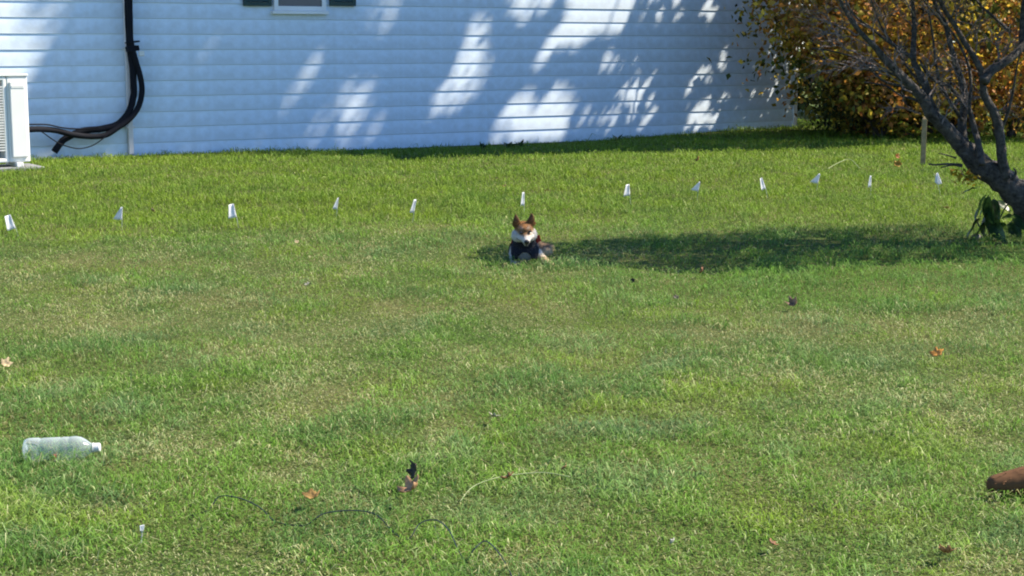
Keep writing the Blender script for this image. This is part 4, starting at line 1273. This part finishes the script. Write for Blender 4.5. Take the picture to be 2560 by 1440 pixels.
# ------------------------------------------------------------------ fallen leaves
def fallen_leaf(u, v, size, rgb, label, lift=0.03, tilt=(0.5, 0.3), rz=None, curl=0.6, name='fallen_leaf', lobes=5):
    g = place(u, v)
    rr = random.Random(int(u * 13 + v))
    mb = MB(); vs = [(0, 0, 0)]; fs = []
    n = 30
    for ring in (0.5, 1.0):
        for i in range(n):
            a = 2 * math.pi * i / n
            r = ring * size * 0.5 * (0.80 + 0.16 * math.cos(lobes * a) + 0.06 * math.cos(2 * lobes * a + 1) + rr.uniform(-.05, .05)) * (1.0 if ring < 1 else 1.05)
            x, y = r * math.cos(a), r * math.sin(a) * 0.85
            z = curl * (x * x * 6 + y * y * 9) / max(size, 1e-3) * 0.22 + rr.uniform(-.05, .05) * size * ring
            vs.append((x, y, z))
    for i in range(n):
        j = (i + 1) % n
        fs.append((0, 1 + i, 1 + j)); fs.append((1 + i, 1 + n + i, 1 + n + j, 1 + j))
    mb.add(vs, fs)
    key = 'fallen_%02d_%02d_%02d' % tuple(int(c * 100) for c in rgb)
    if key not in M: M[key] = mat_leaf('leaf_' + key, 0.2, 0.6, rgb=rgb, spec=0.3)
    o = mb.build(name, M[key], None, smooth=True)
    s = o.modifiers.new('solid', 'SOLIDIFY'); s.thickness = 0.0012
    # short stalk
    o.location = (g.x, g.y, gz(g.x, g.y) + lift)
    o.rotation_euler = (tilt[0], tilt[1], rz if rz is not None else rr.uniform(0, 6.28))
    return tag(o, label, 'leaf', 'leaves fallen on the lawn')
BRN, ORG, TAN, DRK, PALE, YLW = (.20, .10, .045), (.36, .15, .035), (.52, .42, .26), (.045, .035, .022), (.50, .48, .36), (.42, .36, .05)
fallen_leaf(1031, 1266, .085, (.46, .28, .15), 'curled light brown leaf in the centre foreground below a dark leaf', .055, (-.5, .5), curl=.9)
fallen_leaf(1036, 1226, .075, DRK, 'dark upright leaf just above the curled brown leaf in the foreground', .062, (1.25, .25), curl=.4)
fallen_leaf(780, 1274, .062, (.33, .21, .07), 'flat orange brown leaf left of the curled foreground leaf', .04, (.25, .1))
fallen_leaf(1270, 1228, .05, BRN, 'small brown leaf under the pale straw stem in the foreground', .045, (.4, .2))
fallen_leaf(1410, 1200, .03, (.28, .16, .07), 'tiny brown leaf at the right end of the straw stem', .04, (.6, .2))
fallen_leaf(14, 930, .055, TAN, 'pale tan leaf at the left frame edge', .035, (.9, .2), curl=1.0)
fallen_leaf(2341, 908, .075, (.50, .24, .05), 'flat orange leaf on the lawn at the right, above the brown dog', .045, (.55, .1), curl=.3)
fallen_leaf(1985, 778, .075, (.40, .26, .16), 'large curled brown leaf on the lawn right of the small upright leaf', .035, (.8, .1), curl=1.5)
fallen_leaf(1756, 697, .06, (.22, .10, .05), 'small upright brown leaf at the front edge of the tree shadow', .05, (1.2, .4), curl=.7)
fallen_leaf(1582, 718, .032, DRK, 'thin dark leaf lying in the shadow edge to the right of the dog', .04, (1.2, .6), curl=.5)
fallen_leaf(1690, 760, .036, (.16, .14, .11), 'dark leaf with pale edge in front of the tree shadow', .035, (.5, .4), curl=.8)
fallen_leaf(768, 726, .04, PALE, 'small pale leaf on the dry grass left of the dog', .035, (.4, .2))
fallen_leaf(1235, 1064, .05, PALE, 'pale straw coloured leaf in the middle of the foreground lawn', .035, (.4, .1))
fallen_leaf(140, 1168, .04, (.16, .06, .03), 'reddish brown leaf against the front of the plastic bottle', .03, (1.1, .2), curl=.8)
fallen_leaf(2362, 1412, .05, (.42, .22, .09), 'orange brown leaf low in the right foreground', .035, (.5, .2), curl=1.0)
fallen_leaf(1930, 1384, .035, (.26, .13, .06), 'tiny brown leaf at the bottom right of centre', .03, (.5, .2))
fallen_leaf(742, 616, .04, TAN, 'small tan leaf on the lawn below the fourth flag', .03, (.5, .2))
fallen_leaf(1681, 1388, .022, (.60, .60, .52), 'thin white dried leaf at the bottom right of centre', .04, (1.2, .5), curl=.5)
fallen_leaf(381, 545, .05, (.5, .36, .2), 'tan leaf caught in grass between the second and third flags', .06, (.8, .3), curl=1.)
fallen_leaf(756, 496, .05, YLW, 'yellow green leaf on the lawn behind the third and fourth flags', .05, (.7, .2))
fallen_leaf(1745, 414, .10, (.40, .20, .05), 'orange leaf in the grass behind the second flag right of the dog', .07, (1.0, .2))
fallen_leaf(2243, 424, .10, (.45, .25, .03), 'yellow orange leaf in the grass left of the wooden stake', .06, (1.1, .1), curl=.9)
fallen_leaf(2241, 404, .08, (.38, .13, .03), 'red orange leaf just behind the yellow orange leaf near the stake', .06, (1.2, .3), curl=.9)
fallen_leaf(2365, 528, .07, (.48, .33, .12), 'tan orange leaf on the grass left of the broad leaved plant', .03, (.3, .1), curl=.3)
fallen_leaf(1262, 476, .06, (.5, .32, .12), 'small tan leaf behind and left of the flag behind the dog', .04, (.5, .2))
fallen_leaf(1366, 488, .05, (.42, .24, .07), 'small orange leaf behind and right of the dog', .04, (.5, .2))

# ------------------------------------------------------------------ cable, straw stem and white plastic scrap in the foreground
def lawn_line(name, pts, r, mat, label, cat):
    P = []
    for (u, v, z) in pts:
        g = place(u, v); gg = at_depth(u, v, g.y)
        # raise towards the camera ray so that the line keeps its course
        P.append(Vector((g.x, g.y, gz(g.x, g.y) + z)))
    mb = MB(); mb.tube(smooth_path(P, 8), r, 6)
    return tag(mb.build(name, M[mat], None, smooth=True), label, cat)
lawn_line('cable', [(470, 1290, .0), (520, 1288, .015), (550, 1282, .05), (600, 1286, .05), (650, 1298, .036), (690, 1312, .01), (760, 1326, .015), (810, 1322, .045), (880, 1318, .05), (940, 1324, .045), (985, 1340, .01),
                    (1020, 1362, .015), (1050, 1352, .05), (1090, 1350, .058), (1122, 1370, .052), (1146, 1402, .03), (1165, 1412, .012), (1186, 1408, .04), (1214, 1402, .055), (1244, 1424, .05), (1275, 1458, .03), (1290, 1490, .0)],
          0.0017, 'cable', 'thin dark cable snaking through the foreground grass', 'cable')
lawn_line('straw_stem', [(1150, 1262, .01), (1180, 1246, .035), (1230, 1230, .042), (1290, 1220, .044), (1360, 1215, .044), (1425, 1218, .034)], 0.0015, 'straw', 'long pale straw stem lying in the foreground grass', 'straw')
lawn_line('straw_stem', [(2070, 428, .03), (2100, 420, .07), (2125, 418, .09), (2150, 428, .03)], 0.0035, 'straw', 'bent pale straw stem standing behind the right hand flags', 'straw')
sp_ = place(357, 1356)
scrap = empty('plastic_scrap', sp_, 0.3, 'small white plastic scrap standing in the left foreground grass', 'scrap')
mb = MB(); mb.add([(-.005, 0, .034), (.004, .003, .030), (.006, .0, .050), (-.006, -.003, .049), (0, .005, .042)], [(0, 1, 4), (1, 2, 4), (2, 3, 4), (3, 0, 4)])
o = mb.build('tab', M['flag'], scrap); s = o.modifiers.new('solid', 'SOLIDIFY'); s.thickness = .002
mb = MB(); mb.tube([(-.006, 0, -.01), (-.002, 0, .02), (0, 0, .036)], .0025, 6); mb.build('stalk', M['wire'], scrap)

# ------------------------------------------------------------------ grass
def grass_points():
    Y = []
    N = 0
    out = []
    edges = np.geomspace(3.6, 28.5, 60)
    for a, b in zip(edges[:-1], edges[1:]):
        ym = (a + b) / 2
        half = 0.335 * ym + 1.7
        dens = 14000 * min(1.0, (4.6 / ym)) ** 1.55
        n = int(dens * 2 * half * (b - a))
        out.append(np.stack([rng.uniform(-half, half, n), rng.uniform(a, b, n)], 1))
    return np.concatenate(out)
GP = grass_points()
dn = (GP[:, 0] - WALL0[0]) * WN[0] + (GP[:, 1] - WALL0[1]) * WN[1]
kk = (GP[:, 0] - WALL0[0]) * WT[0] + (GP[:, 1] - WALL0[1]) * WT[1]
ok = (dn > 0.03) | (kk > K_END + .05)
# keep the concrete pad clear
c_, s_ = math.cos(house_rot), math.sin(house_rot)
lx = (GP[:, 0] - p_ac.x) * c_ + (GP[:, 1] - p_ac.y) * s_; ly = -(GP[:, 0] - p_ac.x) * s_ + (GP[:, 1] - p_ac.y) * c_
ok &= ~((lx > -1.15) & (lx < .12) & (ly > -.13) & (ly < AC_D + .12))
GP = GP[ok]; dn = dn[ok]; kk = kk[ok]
n = len(GP)
X, Y = GP[:, 0], GP[:, 1]
Zg = ground_z(X, Y)
# beyond the flags the lawn is fuller; in front of them it is worn and dry in patches
flag_line = np.interp(X, [-6, -3.4, -2.4, -1.0, -.1, 1.2, 2.6, 4.0, 6], [10.6, 11.2, 11.7, 12.1, 12.0, 12.6, 12.0, 11.6, 11.5])
back = sstep(-1.1, 1.5, Y - flag_line + 0.8 * (fbm(X * .8, Y * .8, 21) - .5))
patch = fbm(X * 1.3, Y * 1.0, 31, 4)
patch2 = fbm(X * 4.2, Y * 3.4, 35, 3)
dry = np.clip(sstep(.48, .68, patch * .55 + patch2 * .45) * (1 - .8 * back) + .5 * sstep(.60, .78, patch2) * (1 - .5 * back), 0, 1)
wet = sstep(.52, .70, fbm(X * 2.1 + 40, Y * 1.8, 51, 3))
blue = sstep(.52, .68, fbm(X * 3.4 - 13, Y * 2.8, 57, 3)) * (1 - .75 * back)
yel = sstep(.54, .70, fbm(X * 2.6 + 5, Y * 2.2 + 3, 59, 3))
bare = np.exp(-((X + 4.5) / .35) ** 2 - ((Y - 18.2) / .5) ** 2) + np.exp(-((X + 4.05) / .35) ** 2 - ((Y - 16.3) / .35) ** 2)
dry = np.clip(dry + bare, 0, 1)
Cg = np.array([.098, .200, .022]); Cy = np.array([.165, .255, .016]); Cb = np.array([.120, .200, .080]); Cd = np.array([.235, .245, .085]); Ct = np.array([.38, .41, .18])
c = Cg * (1 - wet[:, None]) + np.array([.075, .165, .028]) * wet[:, None]
c = c * (1 - .38 * blue[:, None]) + Cb * .38 * blue[:, None]
c = c * (1 - .55 * yel[:, None]) + Cy * .55 * yel[:, None]
pale = rng.random(n) < .13  # random blades coloured paler, standing in for glints on the grass
c = np.where(pale[:, None], c * .45 + np.array([.27, .33, .13]) * .6, c)
yb = back * (.45 + .55 * vnoise(X * .7, Y * .9, 63))
c = c * (1 - .6 * yb[:, None]) + Cy * .6 * yb[:, None]
lush = np.exp(-((X - 3.0) / 2.6) ** 4) * np.exp(-((Y - 10.2) / 1.7) ** 4)
isdry = rng.random(n) < (.10 + .52 * dry) * (1 - .65 * back) * (1 - .85 * lush)
c = c * (1 - .6 * lush[:, None]) + np.array([.075, .190, .022]) * .6 * lush[:, None]
straw = rng.random(n) < .35
c = np.where(isdry[:, None], np.where(straw[:, None], Ct, Cd), c)
c = 1.12 * c * np.clip(1 + rng.normal(size=(n, 1)) * .18, .5, 1.6)
mot0 = fbm(X * 5.5, Y * 4.5, 83, 3); c = c * (1 + .5 * (mot0 - .5)[:, None] * (1 - .5 * back[:, None]))
c[:, 2] *= 1 + .20 * (1 - back); c[:, 0] *= 1.05; c *= 1.03
c *= (1 - .05 * (1 - back) * sstep(5.5, 8, Y) + .05 * (1 - sstep(5, 8, Y)) - .10 * back)[:, None]
mott = fbm(X * 5.5, Y * 4.5, 83, 3)
clump = sstep(.35, .65, mott)
hgt = rng.uniform(.016, .040, n) * (1 + .55 * back) * (.70 + .6 * clump) * (1 - .35 * dry) * (1 + .35 * wet)
hgt *= 1 + .35 * lush
tuft = sstep(.62, .80, fbm(X * 3.1, Y * 3.1, 77, 2)); hgt *= 1 + .5 * tuft
long_ = rng.random(n) < .012; hgt = np.where(long_, hgt * 1.8, hgt)
edge = np.exp(-(dn / .25) ** 2) * (kk < K_END); hgt *= 1 + edge * (.7 * vnoise(kk * 3, dn, 3) - .55)
flat = rng.random(n) < .22 * (1 - .5 * back); hgt = np.where(flat, hgt * 1.5, hgt)
wid = np.maximum(.0032, Y * .00042) * rng.uniform(.7, 1.3, n) * np.where(isdry, .8, 1)
az = rng.uniform(0, 2 * math.pi, n)
lean = np.clip(np.abs(rng.normal(1.05, .45, n)) + .30 * isdry - .15 * back, .05, 1.9)
neardog = np.exp(-((X - dp.x - .03) / .35) ** 2 - ((Y - dp.y + .12) / .22) ** 2); hgt *= 1 + .7 * neardog; lean *= 1 - .5 * neardog
lean = np.where(flat, rng.uniform(1.3, 1.75, n), lean)
dx, dy = np.cos(az), np.sin(az)
fx_, fy_ = -dy, dx
mid_r = hgt * .45 * np.sin(lean * .55); mid_z = hgt * .55 * np.cos(lean * .55)
tip_r = mid_r + hgt * .62 * np.sin(np.minimum(lean * 1.35, 1.9)); tip_z = mid_z + hgt * .55 * np.cos(np.minimum(lean * 1.35, 1.9))
B0 = np.stack([X, Y, Zg + np.where(flat, rng.uniform(.012, .028, n), -.003)], 1)
side = np.stack([fx_, fy_, np.zeros(n)], 1) * wid[:, None] * .5
mid = B0 + np.stack([dx * mid_r, dy * mid_r, mid_z], 1)
tip = B0 + np.stack([dx * tip_r, dy * tip_r, np.maximum(tip_z, .006)], 1)
V = np.stack([B0, mid + side, mid - side, tip], 1).reshape(-1, 3)
i4 = np.arange(n)[:, None] * 4
Fc = np.concatenate([i4 + np.array([0, 1, 2]), i4 + np.array([2, 1, 3])], 1).reshape(-1, 3)
grass = np_mesh('grass', V, Fc, M['grass'], None, np.repeat(c, 4, 0))
tag(grass, 'green mown lawn grass with dry straw patches', 'grass', None, 'stuff')
print('blades', n, flush=True)

# low dark weeds along the foot of the wall
def weed(u, v, h, label):
    g = place(u, v)
    t = empty('weed', g, random.uniform(0, 6), label, 'weed')
    for i in range(6):
        a = i * 1.05 + random.uniform(-.3, .3)
        o = plant_leaf(h * random.uniform(.7, 1.2), h * .5, .25).build('leaf', M['plant'], t, smooth=True)
        o.rotation_euler = (random.uniform(-.3, .3), -random.uniform(.5, 1.3), a)
weed(1207, 375, .11, 'small dark weed at the wall foot left of the bright light patches')
weed(1270, 372, .14, 'dark weed at the wall foot under the lower bright light patch')
weed(1302, 370, .12, 'dark weed close to the right of the weed under the light patch')
weed(1545, 355, .13, 'dark weed at the wall foot below the dappled light')
